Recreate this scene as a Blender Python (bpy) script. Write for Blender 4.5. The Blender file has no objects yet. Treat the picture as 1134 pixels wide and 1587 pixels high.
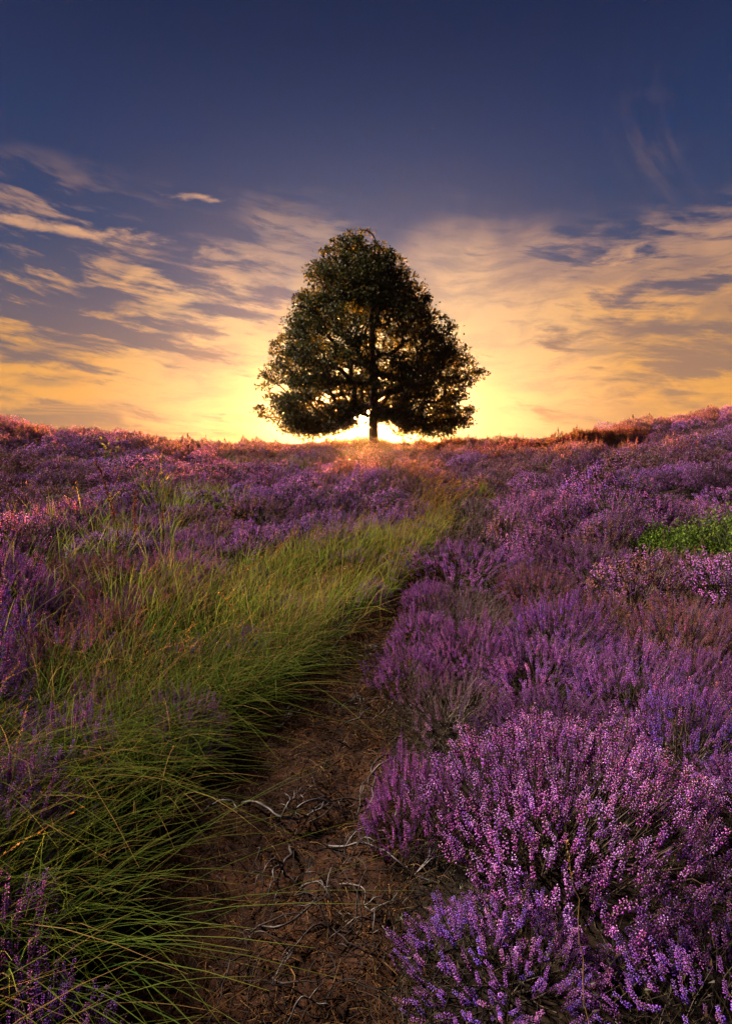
import bpy, math, random
import numpy as np
from mathutils import Vector, Matrix

sc = bpy.context.scene
COL = sc.collection
rng = np.random.default_rng(11)
random.seed(11)

# ---------------------------------------------------------------- camera
EYE = 1.35
cam_data = bpy.data.cameras.new('camera')
cam_data.sensor_fit = 'VERTICAL'
cam_data.sensor_height = 36.0
cam_data.lens = 20.0
cam_data.clip_start = 0.02
cam_data.clip_end = 9000.0
cam = bpy.data.objects.new('camera', cam_data)
COL.objects.link(cam)
cam.location = (0.0, 0.0, EYE)
cam.rotation_euler = (math.radians(90.0 - 6.7), 0.0, 0.0)
sc.camera = cam

# ---------------------------------------------------------------- exposure
sc.view_settings.view_transform = 'Standard'
sc.view_settings.look = 'None'
sc.view_settings.exposure = 2.74
sc.view_settings.gamma = 1.0
sc.view_settings.use_curve_mapping = False
sc.cycles.max_bounces = 8
sc.cycles.diffuse_bounces = 4
sc.cycles.transmission_bounces = 6
sc.cycles.transparent_max_bounces = 12
sc.cycles.volume_bounces = 0
sc.cycles.use_denoising = True
sc.cycles.sample_clamp_indirect = 4.0

# ---------------------------------------------------------------- sky
SUN_AZ = math.radians(-0.5)      # clockwise from +Y, seen from above
SUN_EL = math.radians(3.3)
SUN_DIR = Vector((math.sin(SUN_AZ) * math.cos(SUN_EL), math.cos(SUN_AZ) * math.cos(SUN_EL), math.sin(SUN_EL)))


class NT:
    """small helper to write node maths as expressions"""
    def __init__(self, tree):
        self.t = tree

    def n(self, kind, **kw):
        nd = self.t.nodes.new(kind)
        for k, v in kw.items():
            setattr(nd, k, v)
        return nd

    def put(self, sock, v):
        if hasattr(v, 'is_linked'):
            self.t.links.new(v, sock)
        else:
            sock.default_value = v

    def m(self, op, a, b=None, c=None, clamp=False):
        nd = self.n('ShaderNodeMath', operation=op, use_clamp=clamp)
        self.put(nd.inputs[0], a)
        if b is not None:
            self.put(nd.inputs[1], b)
        if c is not None:
            self.put(nd.inputs[2], c)
        return nd.outputs[0]

    def add(self, *a):
        r = a[0]
        for b in a[1:]:
            r = self.m('ADD', r, b)
        return r

    def mul(self, *a):
        r = a[0]
        for b in a[1:]:
            r = self.m('MULTIPLY', r, b)
        return r

    def sub(self, a, b):
        return self.m('SUBTRACT', a, b)

    def ss(self, x, lo, hi, a=0.0, b=1.0):
        nd = self.n('ShaderNodeMapRange', interpolation_type='SMOOTHSTEP', clamp=True)
        self.put(nd.inputs[0], x)
        for i, v in enumerate((lo, hi, a, b)):
            self.put(nd.inputs[1 + i], v)
        return nd.outputs[0]

    def gauss(self, x, mu, sig):
        d = self.m('DIVIDE', self.sub(x, mu), sig)
        return self.m('EXPONENT', self.mul(self.mul(d, d), -1.0))

    def vec(self, x, y, z):
        nd = self.n('ShaderNodeCombineXYZ')
        for i, v in enumerate((x, y, z)):
            self.put(nd.inputs[i], v)
        return nd.outputs[0]

    def noise(self, v, scale=1.0, detail=4.0, rough=0.55, dist=0.0, lac=2.0):
        nd = self.n('ShaderNodeTexNoise', noise_dimensions='3D')
        self.put(nd.inputs['Vector'], v)
        nd.inputs['Scale'].default_value = scale
        nd.inputs['Detail'].default_value = detail
        nd.inputs['Roughness'].default_value = rough
        nd.inputs['Distortion'].default_value = dist
        nd.inputs['Lacunarity'].default_value = lac
        return nd.outputs['Fac']

    def ramp(self, x, stops, interp='LINEAR'):
        nd = self.n('ShaderNodeValToRGB')
        cr = nd.color_ramp
        cr.interpolation = interp
        while len(cr.elements) < len(stops):
            cr.elements.new(0.5)
        for e, (p, c) in zip(cr.elements, stops):
            e.position = p
            e.color = (c[0], c[1], c[2], 1.0)
        self.put(nd.inputs[0], x)
        return nd.outputs[0]

    def mix(self, f, a, b, blend='MIX', clamp=False):
        nd = self.n('ShaderNodeMix', data_type='RGBA', blend_type=blend, clamp_result=clamp)
        self.put(nd.inputs[0], f)
        self.put(nd.inputs[6], a)
        self.put(nd.inputs[7], b)
        return nd.outputs[2]


def srgb(r, g, b):
    return tuple(((c / 255.0) / 12.92 if c <= 10 else ((c / 255.0 + 0.055) / 1.055) ** 2.4) for c in (r, g, b))


def c4(c):
    return (c[0], c[1], c[2], 1.0)


def build_world():
    w = bpy.data.worlds.new('World')
    sc.world = w
    w.use_nodes = True
    t = w.node_tree
    t.nodes.clear()
    k = NT(t)
    out = k.n('ShaderNodeOutputWorld')
    bg = k.n('ShaderNodeBackground')
    t.links.new(bg.outputs[0], out.inputs[0])
    tc = k.n('ShaderNodeTexCoord')
    sep = k.n('ShaderNodeSeparateXYZ')
    t.links.new(tc.outputs['Generated'], sep.inputs[0])
    x, y, z = sep.outputs
    u = k.m('ARCTAN2', x, y)                       # azimuth from +Y, to the right
    v = k.m('ARCSINE', z)                          # elevation
    dot = k.n('ShaderNodeVectorMath', operation='DOT_PRODUCT')
    t.links.new(tc.outputs['Generated'], dot.inputs[0])
    dot.inputs[1].default_value = SUN_DIR
    g = k.m('ARCCOSINE', k.m('MINIMUM', dot.outputs['Value'], 1.0))     # angle from the sun

    # clear air: physical sky as a faint base, the dusk gradient on top
    sky = k.n('ShaderNodeTexSky', sky_type='NISHITA')
    sky.sun_disc = False
    sky.sun_elevation = SUN_EL
    sky.sun_rotation = SUN_AZ
    sky.air_density = 1.0
    sky.dust_density = 1.5
    sky.ozone_density = 2.5
    nish = k.mix(1.0, sky.outputs[0], (0.004, 0.004, 0.004, 1), 'MULTIPLY')
    vv = k.m('DIVIDE', v, 0.8)
    base = k.ramp(vv, [(0.0, srgb(196, 140, 78)), (0.05, srgb(128, 110, 96)), (0.13, srgb(94, 92, 102)),
                       (0.25, srgb(76, 82, 106)), (0.40, srgb(50, 66, 102)), (0.56, srgb(36, 53, 94)),
                       (0.72, srgb(29, 40, 76)), (1.0, srgb(18, 26, 56))])
    # wide mauve and peach glow of the low sun
    gl = k.n('ShaderNodeVectorMath', operation='LENGTH')
    t.links.new(k.vec(k.mul(k.sub(u, SUN_AZ), 0.92), k.mul(k.sub(v, 0.03), 1.0), 0.0), gl.inputs[0])
    ge = gl.outputs['Value']
    wide = k.m('EXPONENT', k.mul(k.m('POWER', k.m('DIVIDE', ge, 0.33), 2.4), -1.0))
    near = k.m('EXPONENT', k.mul(k.m('POWER', k.m('DIVIDE', ge, 0.20), 1.8), -1.0))
    core = k.m('EXPONENT', k.mul(k.m('POWER', k.m('DIVIDE', g, 0.050), 1.1), -1.0))
    airc = k.mix(1.0, base, k.mix(1.0, c4(srgb(112, 98, 100)), wide, 'MULTIPLY'), 'ADD')
    airc = k.mix(1.0, airc, k.mix(1.0, c4((0.22, 0.095, 0.018)), near, 'MULTIPLY'), 'ADD')
    airc = k.mix(1.0, airc, nish, 'ADD')

    # ---- clouds -------------------------------------------------------------
    # cirrus sits on a flat layer: project the direction on to it
    den = k.m('MAXIMUM', k.add(z, 0.10), 0.03)
    px = k.m('DIVIDE', x, den)
    py = k.m('DIVIDE', y, den)
    warp = k.noise(k.vec(k.mul(px, 0.35), k.mul(py, 0.35), 3.1), 1.0, 3.0, 0.5)
    warp2 = k.noise(k.vec(k.mul(u, 4.0), k.mul(v, 9.0), 7.7), 1.0, 3.0, 0.5)
    wu = k.mul(k.sub(warp, 0.5), 1.6)
    wv = k.mul(k.sub(warp2, 0.5), 0.10)
    # broad veil, combed by fine fibres that run the same way
    su = k.add(u, k.mul(k.sub(warp2, 0.5), 0.16))
    sheet = k.noise(k.vec(k.add(k.mul(u, 3.0), k.mul(wu, 0.25), 1.3), k.mul(k.add(v, wv), 12.0), 0.4), 1.0, 7.0, 0.58)
    s1 = k.noise(k.vec(k.add(k.mul(su, 7.0), k.mul(v, 16.0)), k.mul(k.add(v, k.mul(su, 0.10)), 70.0), 2.2), 1.0, 6.0, 0.62)
    s2 = k.noise(k.vec(k.add(k.mul(su, 13.0), k.mul(v, 26.0)), k.mul(k.add(v, k.mul(u, 0.06)), 34.0), 9.2), 1.0, 7.0, 0.66)
    # flat bars close to the horizon
    bars = k.noise(k.vec(k.add(k.mul(u, 2.6), 4.0), k.mul(k.add(v, k.mul(wv, 0.12)), 62.0), 5.0), 1.0, 6.0, 0.6)
    puff = k.noise(k.vec(k.mul(u, 22.0), k.mul(v, 60.0), 6.0), 1.0, 7.0, 0.62)
    # top edge of the cloud deck
    edge = k.add(0.345, k.mul(k.sub(warp2, 0.5), 0.20), k.mul(u, -0.05), k.mul(k.sub(k.noise(k.vec(k.mul(u, 6.0), k.mul(v, 4.0), 1.0), 1.0, 4.0), 0.5), 0.12))
    deck = k.ss(k.sub(edge, v), -0.04, 0.10)
    right = k.ss(u, -0.20, 0.20)
    cov = k.add(k.mul(right, 0.10), k.mul(near, 0.22), k.mul(wide, 0.06))
    fld = k.add(sheet, cov, k.mul(k.sub(s1, 0.5), 0.40), k.mul(k.sub(s2, 0.5), 0.58))
    body = k.mul(k.ss(fld, 0.46, 0.63), deck, 0.95)
    low = k.ss(v, 0.15, 0.04)
    a_bar = k.mul(k.ss(bars, 0.52, 0.66), low)
    body = k.m('MAXIMUM', body, k.mul(a_bar, 0.85))
    # separate cloud banks: azimuth, elevation, half width, half height, strength
    for (bu, bv, sw, sh_, stg) in ((-0.545, 0.110, 0.10, 0.018, 1.0), (-0.28, 0.128, 0.15, 0.014, 0.9), (-0.57, 0.07, 0.10, 0.030, 0.8),
                                  (-0.46, 0.31, 0.16, 0.012, 0.85), (-0.20, 0.295, 0.14, 0.014, 0.8), (-0.265, 0.375, 0.05, 0.008, 0.7), (-0.56, 0.40, 0.04, 0.012, 0.5),
                                  (-0.40, 0.205, 0.06, 0.016, 0.7), (0.40, 0.285, 0.07, 0.030, 0.75)):
        m_ = k.mul(k.gauss(u, bu, sw), k.gauss(k.add(v, k.mul(wv, 0.25)), bv, sh_), stg)
        body = k.m('MAXIMUM', body, k.ss(k.add(k.mul(m_, 0.85), k.mul(k.sub(puff, 0.5), 1.7)), 0.28, 0.85, 0.0, 0.95))
    body = k.m('MINIMUM', body, 1.0)
    # single high wisp, a comb of fibres that trails down to the right
    hx = k.sub(u, 0.440)
    hy = k.sub(v, 0.425)
    curve = k.add(hx, k.mul(hy, 0.45), k.mul(k.m('MULTIPLY', hy, hy), -3.0))
    wispn = k.noise(k.vec(k.mul(curve, 30.0), k.mul(hy, 4.0), k.mul(warp2, 3.0)), 1.0, 6.0, 0.62)
    wisp = k.mul(k.gauss(curve, 0.0, 0.05), k.gauss(hy, -0.01, 0.085), k.ss(wispn, 0.36, 0.80), 0.17)
    body = k.m('MAXIMUM', body, wisp)

    # cloud light: cream by the sun, amber further off, dull rose far away
    lit = k.ramp(k.m('DIVIDE', ge, 1.6), [(0.0, (1.0, 0.66, 0.26)), (0.08, (1.0, 0.70, 0.34)), (0.16, (0.95, 0.61, 0.29)), (0.26, (0.86, 0.42, 0.11)),
                                         (0.42, (0.70, 0.32, 0.07)), (0.65, (0.22, 0.15, 0.12)), (1.0, (0.07, 0.06, 0.08))])
    high = k.ss(v, 0.13, 0.34)
    lit = k.mix(k.mul(high, 0.55), lit, c4(srgb(206, 166, 154)))
    thick = k.noise(k.vec(k.add(k.mul(u, 6.0), k.mul(wu, 0.5)), k.mul(k.add(v, wv), 26.0), 8.0), 1.0, 6.0, 0.62)
    lit = k.mix(k.mul(k.ss(thick, 0.42, 0.62), k.ss(ge, 0.03, 0.30), 0.45), lit, airc)
    # thin warm veil fills the gaps of the deck, more on the right
    veil = k.mul(deck, k.ss(v, 0.30, 0.12), k.add(0.18, k.mul(right, 0.42)), k.ss(ge, 1.7, 0.6))
    gapc = k.mix(veil, airc, c4(srgb(176, 134, 98)))
    colr = k.mix(body, gapc, lit)
    # bright air close to the horizon under the sun
    hz = k.mul(k.m('EXPONENT', k.mul(k.m('ABSOLUTE', v), -16.0)), k.m('EXPONENT', k.mul(k.m('POWER', k.m('DIVIDE', k.sub(u, SUN_AZ), 0.40), 2.0), -1.0)))
    colr = k.mix(1.0, colr, k.mix(1.0, c4((0.26, 0.085, 0.0)), hz, 'MULTIPLY'), 'ADD')
    colr = k.mix(1.0, colr, k.mix(1.0, c4((1.0, 0.32, 0.02)), core, 'MULTIPLY'), 'ADD')
    disc = k.ss(g, 0.018, 0.014)
    colr = k.mix(1.0, colr, k.mix(1.0, c4((175000.0, 60000.0, 10000.0)), disc, 'MULTIPLY'), 'ADD')
    # below the horizon the ground takes over
    colr = k.mix(k.ss(v, -0.02, -0.2), colr, (0.02, 0.015, 0.015, 1))
    t.links.new(colr, bg.inputs[0])
    bg.inputs[1].default_value = 0.15
    w.cycles.sampling_method = 'MANUAL'
    w.cycles.sample_map_resolution = 2048


build_world()
fill_data = bpy.data.lights.new('sun', 'SUN')  # added fill light, apart from the visible low sun in the sky
fill_data.energy = 2.05
fill_data.angle = math.radians(4.0)        # slightly soft edge on the added fill light
fill_data.color = (1.0, 0.79, 0.64)
sun = bpy.data.objects.new('sun', fill_data)  # fill lamp, high on the left; the real sun is the sky disc
COL.objects.link(sun)
LIGHT_EL = math.radians(36.0)
LIGHT_AZ = math.radians(-62.0)
LIGHT_DIR = Vector((math.sin(LIGHT_AZ) * math.cos(LIGHT_EL), math.cos(LIGHT_AZ) * math.cos(LIGHT_EL), math.sin(LIGHT_EL)))
sun.rotation_euler = (-LIGHT_DIR).to_track_quat('-Z', 'Y').to_euler()

# ---------------------------------------------------------------- land form
def sm(a, b, x):
    t = np.clip((np.asarray(x, float) - a) / (b - a), 0.0, 1.0)
    return t * t * (3 - 2 * t)


# footpath: y, left edge x, right edge x
PATH = np.array([(-3.0, -0.45, 0.15), (0.0, -0.66, 0.08), (1.19, -0.72, 0.05), (1.43, -0.74, 0.06), (1.82, -0.72, 0.03), (2.45, -0.64, 0.07),
                 (3.13, -0.36, 0.10), (4.14, 0.02, 0.32), (5.65, 0.50, 0.70), (7.85, 1.18, 1.32), (9.6, 1.42, 1.60), (12.0, 1.30, 1.46)])


def path_edges(y):
    y = np.asarray(y, float)
    w = sm(0.6, 1.5, y)
    return (np.interp(y, PATH[:, 0], PATH[:, 1]) + w * (0.16 * vnoise(y * 1.7, y * 0 + 3.3, 61) + 0.07 * vnoise(y * 4.3, y * 0 + 1.3, 62)),
            np.interp(y, PATH[:, 0], PATH[:, 2]) + w * (0.14 * vnoise(y * 1.9, y * 0 + 7.3, 63) + 0.07 * vnoise(y * 4.9, y * 0 + 5.3, 64)))


def path_dist(x, y):
    """distance outside the path edge (negative on the path)"""
    l, r = path_edges(y)
    d = np.maximum(l - x, x - r)
    return np.where(np.asarray(y) > 12.0, 9.0, d)


def vnoise(x, y, seed=0):
    """smooth value noise on numpy arrays"""
    x = np.asarray(x, float)
    y = np.asarray(y, float)
    xi = np.floor(x).astype(np.int64)
    yi = np.floor(y).astype(np.int64)
    fx, fy = x - xi, y - yi
    fx = fx * fx * (3 - 2 * fx)
    fy = fy * fy * (3 - 2 * fy)

    def hsh(i, j):
        n = (i * 374761393 + j * 668265263 + seed * 974634777) & 0xffffffff
        n = ((n ^ (n >> 13)) * 1274126177) & 0xffffffff
        return ((n ^ (n >> 16)) & 0xffff) / 65535.0
    a = hsh(xi, yi) * (1 - fx) + hsh(xi + 1, yi) * fx
    b = hsh(xi, yi + 1) * (1 - fx) + hsh(xi + 1, yi + 1) * fx
    return a * (1 - fy) + b * fy - 0.5


def land(x, y):
    x = np.asarray(x, float)
    y = np.asarray(y, float)
    z = 0.78 * sm(1, 24, y) - np.clip(y - 28, 0, 90) * 0.035
    z = z + 1.32 * np.exp(-((x + 10.5) / 5.0) ** 2 - ((y - 12.5) / 6.0) ** 2)
    z = z + 1.66 * np.exp(-((x - 17) / 8.0) ** 2 - ((y - 21) / 9.0) ** 2)
    z = z + 0.22 * sm(-0.6, -2.2, x) * sm(9, 3, y) + 0.06 * sm(0.5, 1.5, x) * sm(9, 3, y)
    off = sm(0.0, 0.5, path_dist(x, y))
    z = z + off * sm(60, 30, y) * (0.22 * (1 + 1.1 * sm(5, 9, y)) * vnoise(x / 1.5, y / 1.5, 3) + 0.10 * vnoise(x / 0.6, y / 0.6, 5) + 0.25 * sm(4, 9, y) * vnoise(x / 3.4, y / 3.4, 9))
    return z


def lz(x, y):
    return float(land(x, y))


# ---------------------------------------------------------------- mesh helpers
class Geo:
    """collects triangles with a colour for each vertex"""
    def __init__(self):
        self.v, self.f, self.c, self.n = [], [], [], 0

    def add(self, v, f, c):
        v = np.asarray(v, np.float32).reshape(-1, 3)
        f = np.asarray(f, np.int64).reshape(-1, 3)
        c = np.asarray(c, np.float32)
        if c.ndim == 1:
            c = np.tile(c, (len(v), 1))
        self.v.append(v)
        self.f.append(f + self.n)
        self.c.append(c.reshape(-1, 3))
        self.n += len(v)

    def mesh(self, name, mat, smooth=False):
        v = np.concatenate(self.v)
        f = np.concatenate(self.f)
        c = np.concatenate(self.c)
        me = bpy.data.meshes.new(name)
        me.vertices.add(len(v))
        me.vertices.foreach_set('co', v.ravel())
        me.loops.add(len(f) * 3)
        me.loops.foreach_set('vertex_index', f.ravel().astype(np.int32))
        me.polygons.add(len(f))
        me.polygons.foreach_set('loop_start', np.arange(0, len(f) * 3, 3, dtype=np.int32))
        if smooth:
            me.polygons.foreach_set('use_smooth', np.ones(len(f), bool))
        ca = me.attributes.new('Col', 'FLOAT_COLOR', 'POINT')
        ca.data.foreach_set('color', np.concatenate([np.clip(c, 0, 1), np.ones((len(c), 1), np.float32)], 1).ravel().astype(np.float32))
        me.update(calc_edges=True)
        me.materials.append(mat)
        return me


def link(name, data, parent=None, loc=None, **props):
    o = bpy.data.objects.new(name, data)
    COL.objects.link(o)
    if parent is not None:
        o.parent = parent
    if loc is not None:
        o.location = loc
    for k_, v_ in props.items():
        o[k_] = v_
    return o


def norm(a):
    return a / np.maximum(np.linalg.norm(a, axis=-1, keepdims=True), 1e-9)


def tubes(P, R, sides=3, cap=False):
    """P (n,m,3) centre lines, R (n,m) radii"""
    P = np.asarray(P, float)
    R = np.asarray(R, float)
    n, m, _ = P.shape
    T = np.gradient(P, axis=1)
    T = norm(T)
    ref = np.where(np.abs(T[..., 2:3]) > 0.9, np.array([1.0, 0, 0]), np.array([0, 0, 1.0]))
    A = norm(np.cross(T, ref))
    B = np.cross(T, A)
    ang = np.arange(sides) * 2 * math.pi / sides
    V = P[:, :, None, :] + R[:, :, None, None] * (np.cos(ang)[None, None, :, None] * A[:, :, None, :] + np.sin(ang)[None, None, :, None] * B[:, :, None, :])
    idx = np.arange(n * m * sides).reshape(n, m, sides)
    a = idx[:, :-1, :]
    b = idx[:, 1:, :]
    a2 = np.roll(a, -1, axis=2)
    b2 = np.roll(b, -1, axis=2)
    F = np.concatenate([np.stack([a, a2, b2], -1).reshape(-1, 3), np.stack([a, b2, b], -1).reshape(-1, 3)])
    return V.reshape(-1, 3), F


def blades(P, W, side):
    """flat tapering strips: P (n,m,3), W (n,m) half widths, side (n,3)"""
    n, m, _ = P.shape
    L = P - side[:, None, :] * W[:, :, None]
    Rr = P + side[:, None, :] * W[:, :, None]
    V = np.stack([L, Rr], 2)
    idx = np.arange(n * m * 2).reshape(n, m, 2)
    a, b, c, d = idx[:, :-1, 0], idx[:, :-1, 1], idx[:, 1:, 1], idx[:, 1:, 0]
    F = np.concatenate([np.stack([a, b, c], -1).reshape(-1, 3), np.stack([a, c, d], -1).reshape(-1, 3)])
    return V.reshape(-1, 3), F


# ---------------------------------------------------------------- materials
def mat_plant(name, transl=0.4, gloss=0.0, rough=0.5, var=0.18, hue=0.02, noise=0.0):
    m = bpy.data.materials.new(name)
    m.use_nodes = True
    t = m.node_tree
    t.nodes.clear()
    k = NT(t)
    out = k.n('ShaderNodeOutputMaterial')
    at = k.n('ShaderNodeAttribute', attribute_name='Col')
    oi = k.n('ShaderNodeObjectInfo')
    hs = k.n('ShaderNodeHueSaturation')
    t.links.new(at.outputs['Color'], hs.inputs['Color'])
    t.links.new(k.add(0.5 - hue, k.mul(oi.outputs['Random'], 2 * hue)), hs.inputs['Hue'])
    r2 = k.m('FRACT', k.mul(oi.outputs['Random'], 17.31))
    val = k.add(1.0 - var, k.mul(r2, 2 * var))
    if noise:
        tc = k.n('ShaderNodeTexCoord')
        nz = k.noise(tc.outputs['Object'], noise, 3.0, 0.6)
        val = k.mul(val, k.add(0.65, k.mul(nz, 0.7)))
    t.links.new(val, hs.inputs['Value'])
    col = hs.outputs['Color']
    di = k.n('ShaderNodeBsdfDiffuse')
    tr = k.n('ShaderNodeBsdfTranslucent')
    t.links.new(col, di.inputs[0])
    t.links.new(col, tr.inputs[0])
    mx = k.n('ShaderNodeMixShader')
    mx.inputs[0].default_value = transl
    t.links.new(di.outputs[0], mx.inputs[1])
    t.links.new(tr.outputs[0], mx.inputs[2])
    sh = mx.outputs[0]
    if gloss:
        gl = k.n('ShaderNodeBsdfGlossy')
        gl.inputs['Roughness'].default_value = rough
        m2 = k.n('ShaderNodeMixShader')
        m2.inputs[0].default_value = gloss
        t.links.new(sh, m2.inputs[1])
        t.links.new(gl.outputs[0], m2.inputs[2])
        sh = m2.outputs[0]
    t.links.new(sh, out.inputs[0])
    return m


def mat_ground(name, cols, scale, bump=0.6):
    m = bpy.data.materials.new(name)
    m.use_nodes = True
    t = m.node_tree
    k = NT(t)
    bs = t.nodes['Principled BSDF']
    tc = k.n('ShaderNodeTexCoord')
    n1 = k.noise(tc.outputs['Object'], scale, 8.0, 0.65)
    n2 = k.noise(tc.outputs['Object'], scale * 9.0, 6.0, 0.7)
    f = k.add(k.mul(n1, 0.65), k.mul(n2, 0.35))
    col = k.ramp(f, [(0.34, cols[0]), (0.47, cols[1]), (0.56, cols[2]), (0.68, cols[3])])
    t.links.new(col, bs.inputs['Base Color'])
    bs.inputs['Roughness'].default_value = 0.95
    bs.inputs['Specular IOR Level'].default_value = 0.15
    bp = k.n('ShaderNodeBump')
    bp.inputs['Strength'].default_value = bump
    bp.inputs['Distance'].default_value = 0.02
    t.links.new(f, bp.inputs['Height'])
    t.links.new(bp.outputs[0], bs.inputs['Normal'])
    return m


def mat_bark(name, c1, c2, scale):
    m = bpy.data.materials.new(name)
    m.use_nodes = True
    t = m.node_tree
    k = NT(t)
    bs = t.nodes['Principled BSDF']
    tc = k.n('ShaderNodeTexCoord')
    mp = k.n('ShaderNodeMapping')
    mp.inputs['Scale'].default_value = (1.0, 1.0, 0.25)
    t.links.new(tc.outputs['Object'], mp.inputs[0])
    n1 = k.noise(mp.outputs[0], scale, 6.0, 0.65)
    t.links.new(k.ramp(n1, [(0.38, c1), (0.62, c2)]), bs.inputs['Base Color'])
    bs.inputs['Roughness'].default_value = 0.85
    bs.inputs['Specular IOR Level'].default_value = 0.2
    bp = k.n('ShaderNodeBump')
    bp.inputs['Strength'].default_value = 0.7
    bp.inputs['Distance'].default_value = 0.02
    t.links.new(n1, bp.inputs['Height'])
    t.links.new(bp.outputs[0], bs.inputs['Normal'])
    return m


M_FLOWER = mat_plant('heather_flower', 0.45, 0.0, 0.45, 0.14, 0.016)
M_SHOOT = mat_plant('heather_shoot', 0.30, 0.02, 0.5, 0.2, 0.02)
M_WOOD = mat_plant('heather_wood', 0.0, 0.03, 0.5, 0.2, 0.01, 60.0)
M_GRASS = mat_plant('grass_blade', 0.45, 0.0, 0.35, 0.0, 0.0)
M_STRAW = mat_plant('straw', 0.35, 0.0, 0.45, 0.1, 0.01)
M_LEAF = mat_plant('oak_leaf', 0.30, 0.015, 0.5, 0.0, 0.0)
M_BILB = mat_plant('bilberry_leaf', 0.40, 0.0, 0.35, 0.1, 0.01)
M_TWIG = mat_plant('weathered_wood', 0.0, 0.05, 0.5, 0.2, 0.01, 45.0)
M_GROUND = mat_ground('peat', [(0.005, 0.004, 0.003), (0.010, 0.007, 0.005), (0.018, 0.012, 0.007), (0.03, 0.02, 0.011)], 3.0)
M_PATH = mat_ground('path_litter', [(0.007, 0.003, 0.002), (0.020, 0.008, 0.004), (0.042, 0.017, 0.007), (0.072, 0.034, 0.014)], 7.0, 1.0)
M_BARK = mat_bark('oak_bark', (0.035, 0.024, 0.016), (0.12, 0.085, 0.055), 9.0)


# ---------------------------------------------------------------- ground and path
def build_ground():
    def axis(fine, far, step0):
        a = [0.0]
        while a[-1] < far:
            d = a[-1]
            a.append(d + (step0 if d < fine else step0 + (d - fine) * 0.10))
        return a
    xs = axis(9.0, 120.0, 0.16)
    xs = np.array([-v for v in reversed(xs[1:])] + xs)
    yf = axis(16.0, 120.0, 0.16)
    ys = np.array([-40.0, -20.0, -10.0, -5.0, -3.0, -2.0, -1.4, -1.0, -0.6, -0.3] + yf)
    X, Y = np.meshgrid(xs, ys)
    Z = land(X, Y)
    pd = path_dist(X, Y)
    Z = np.where(pd < 0.0, Z - 0.03, Z)             # the path sheet lies in the hollow
    nx, ny = len(xs), len(ys)
    g = Geo()
    idx = np.arange(nx * ny).reshape(ny, nx)
    a, b, c, d = idx[:-1, :-1], idx[:-1, 1:], idx[1:, 1:], idx[1:, :-1]
    F = np.concatenate([np.stack([a, b, c], -1).reshape(-1, 3), np.stack([a, c, d], -1).reshape(-1, 3)])
    g.add(np.stack([X, Y, Z], -1), F, (0.1, 0.08, 0.06))
    link('ground', g.mesh('ground', M_GROUND, True), kind='structure')
    # path
    ys = np.arange(-2.0, 11.9, 0.035)
    us = np.linspace(0, 1, 29)
    l, r = path_edges(ys)
    l = l - 0.07
    r = r + 0.07
    Xp = l[:, None] + (r - l)[:, None] * us[None, :]
    Yp = np.repeat(ys[:, None], len(us), 1)
    bowl = -0.05 * np.sin(us * math.pi)[None, :] - 0.035 * (np.abs(us - 0.5)[None, :] > 0.46)
    Zp = land(Xp, Yp) + 0.012 + bowl * 0.5 + 0.05 * vnoise(Xp / 0.22, Yp / 0.22, 21) * np.sin(us * math.pi)[None, :] + 0.02 * vnoise(Xp / 0.07, Yp / 0.07, 22)
    g = Geo()
    nx, ny = len(us), len(ys)
    idx = np.arange(nx * ny).reshape(ny, nx)
    a, b, c, d = idx[:-1, :-1], idx[:-1, 1:], idx[1:, 1:], idx[1:, :-1]
    F = np.concatenate([np.stack([a, b, c], -1).reshape(-1, 3), np.stack([a, c, d], -1).reshape(-1, 3)])
    g.add(np.stack([Xp, Yp, Zp], -1), F, (0.1, 0.08, 0.06))
    link('path', g.mesh('path', M_PATH, True), kind='structure')


def path_z(x, y):
    l, r = path_edges(y)
    u = np.clip((np.asarray(x) - l + 0.07) / (r - l + 0.14), 0, 1)
    return land(x, y) + 0.012 - 0.025 * np.sin(u * math.pi) + 0.05 * vnoise(np.asarray(x) / 0.22, np.asarray(y) / 0.22, 21) * np.sin(u * math.pi) + 0.02 * vnoise(np.asarray(x) / 0.07, np.asarray(y) / 0.07, 22)


build_ground()

# ---------------------------------------------------------------- the tree
TREE = (0.34, 24.0)


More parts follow.
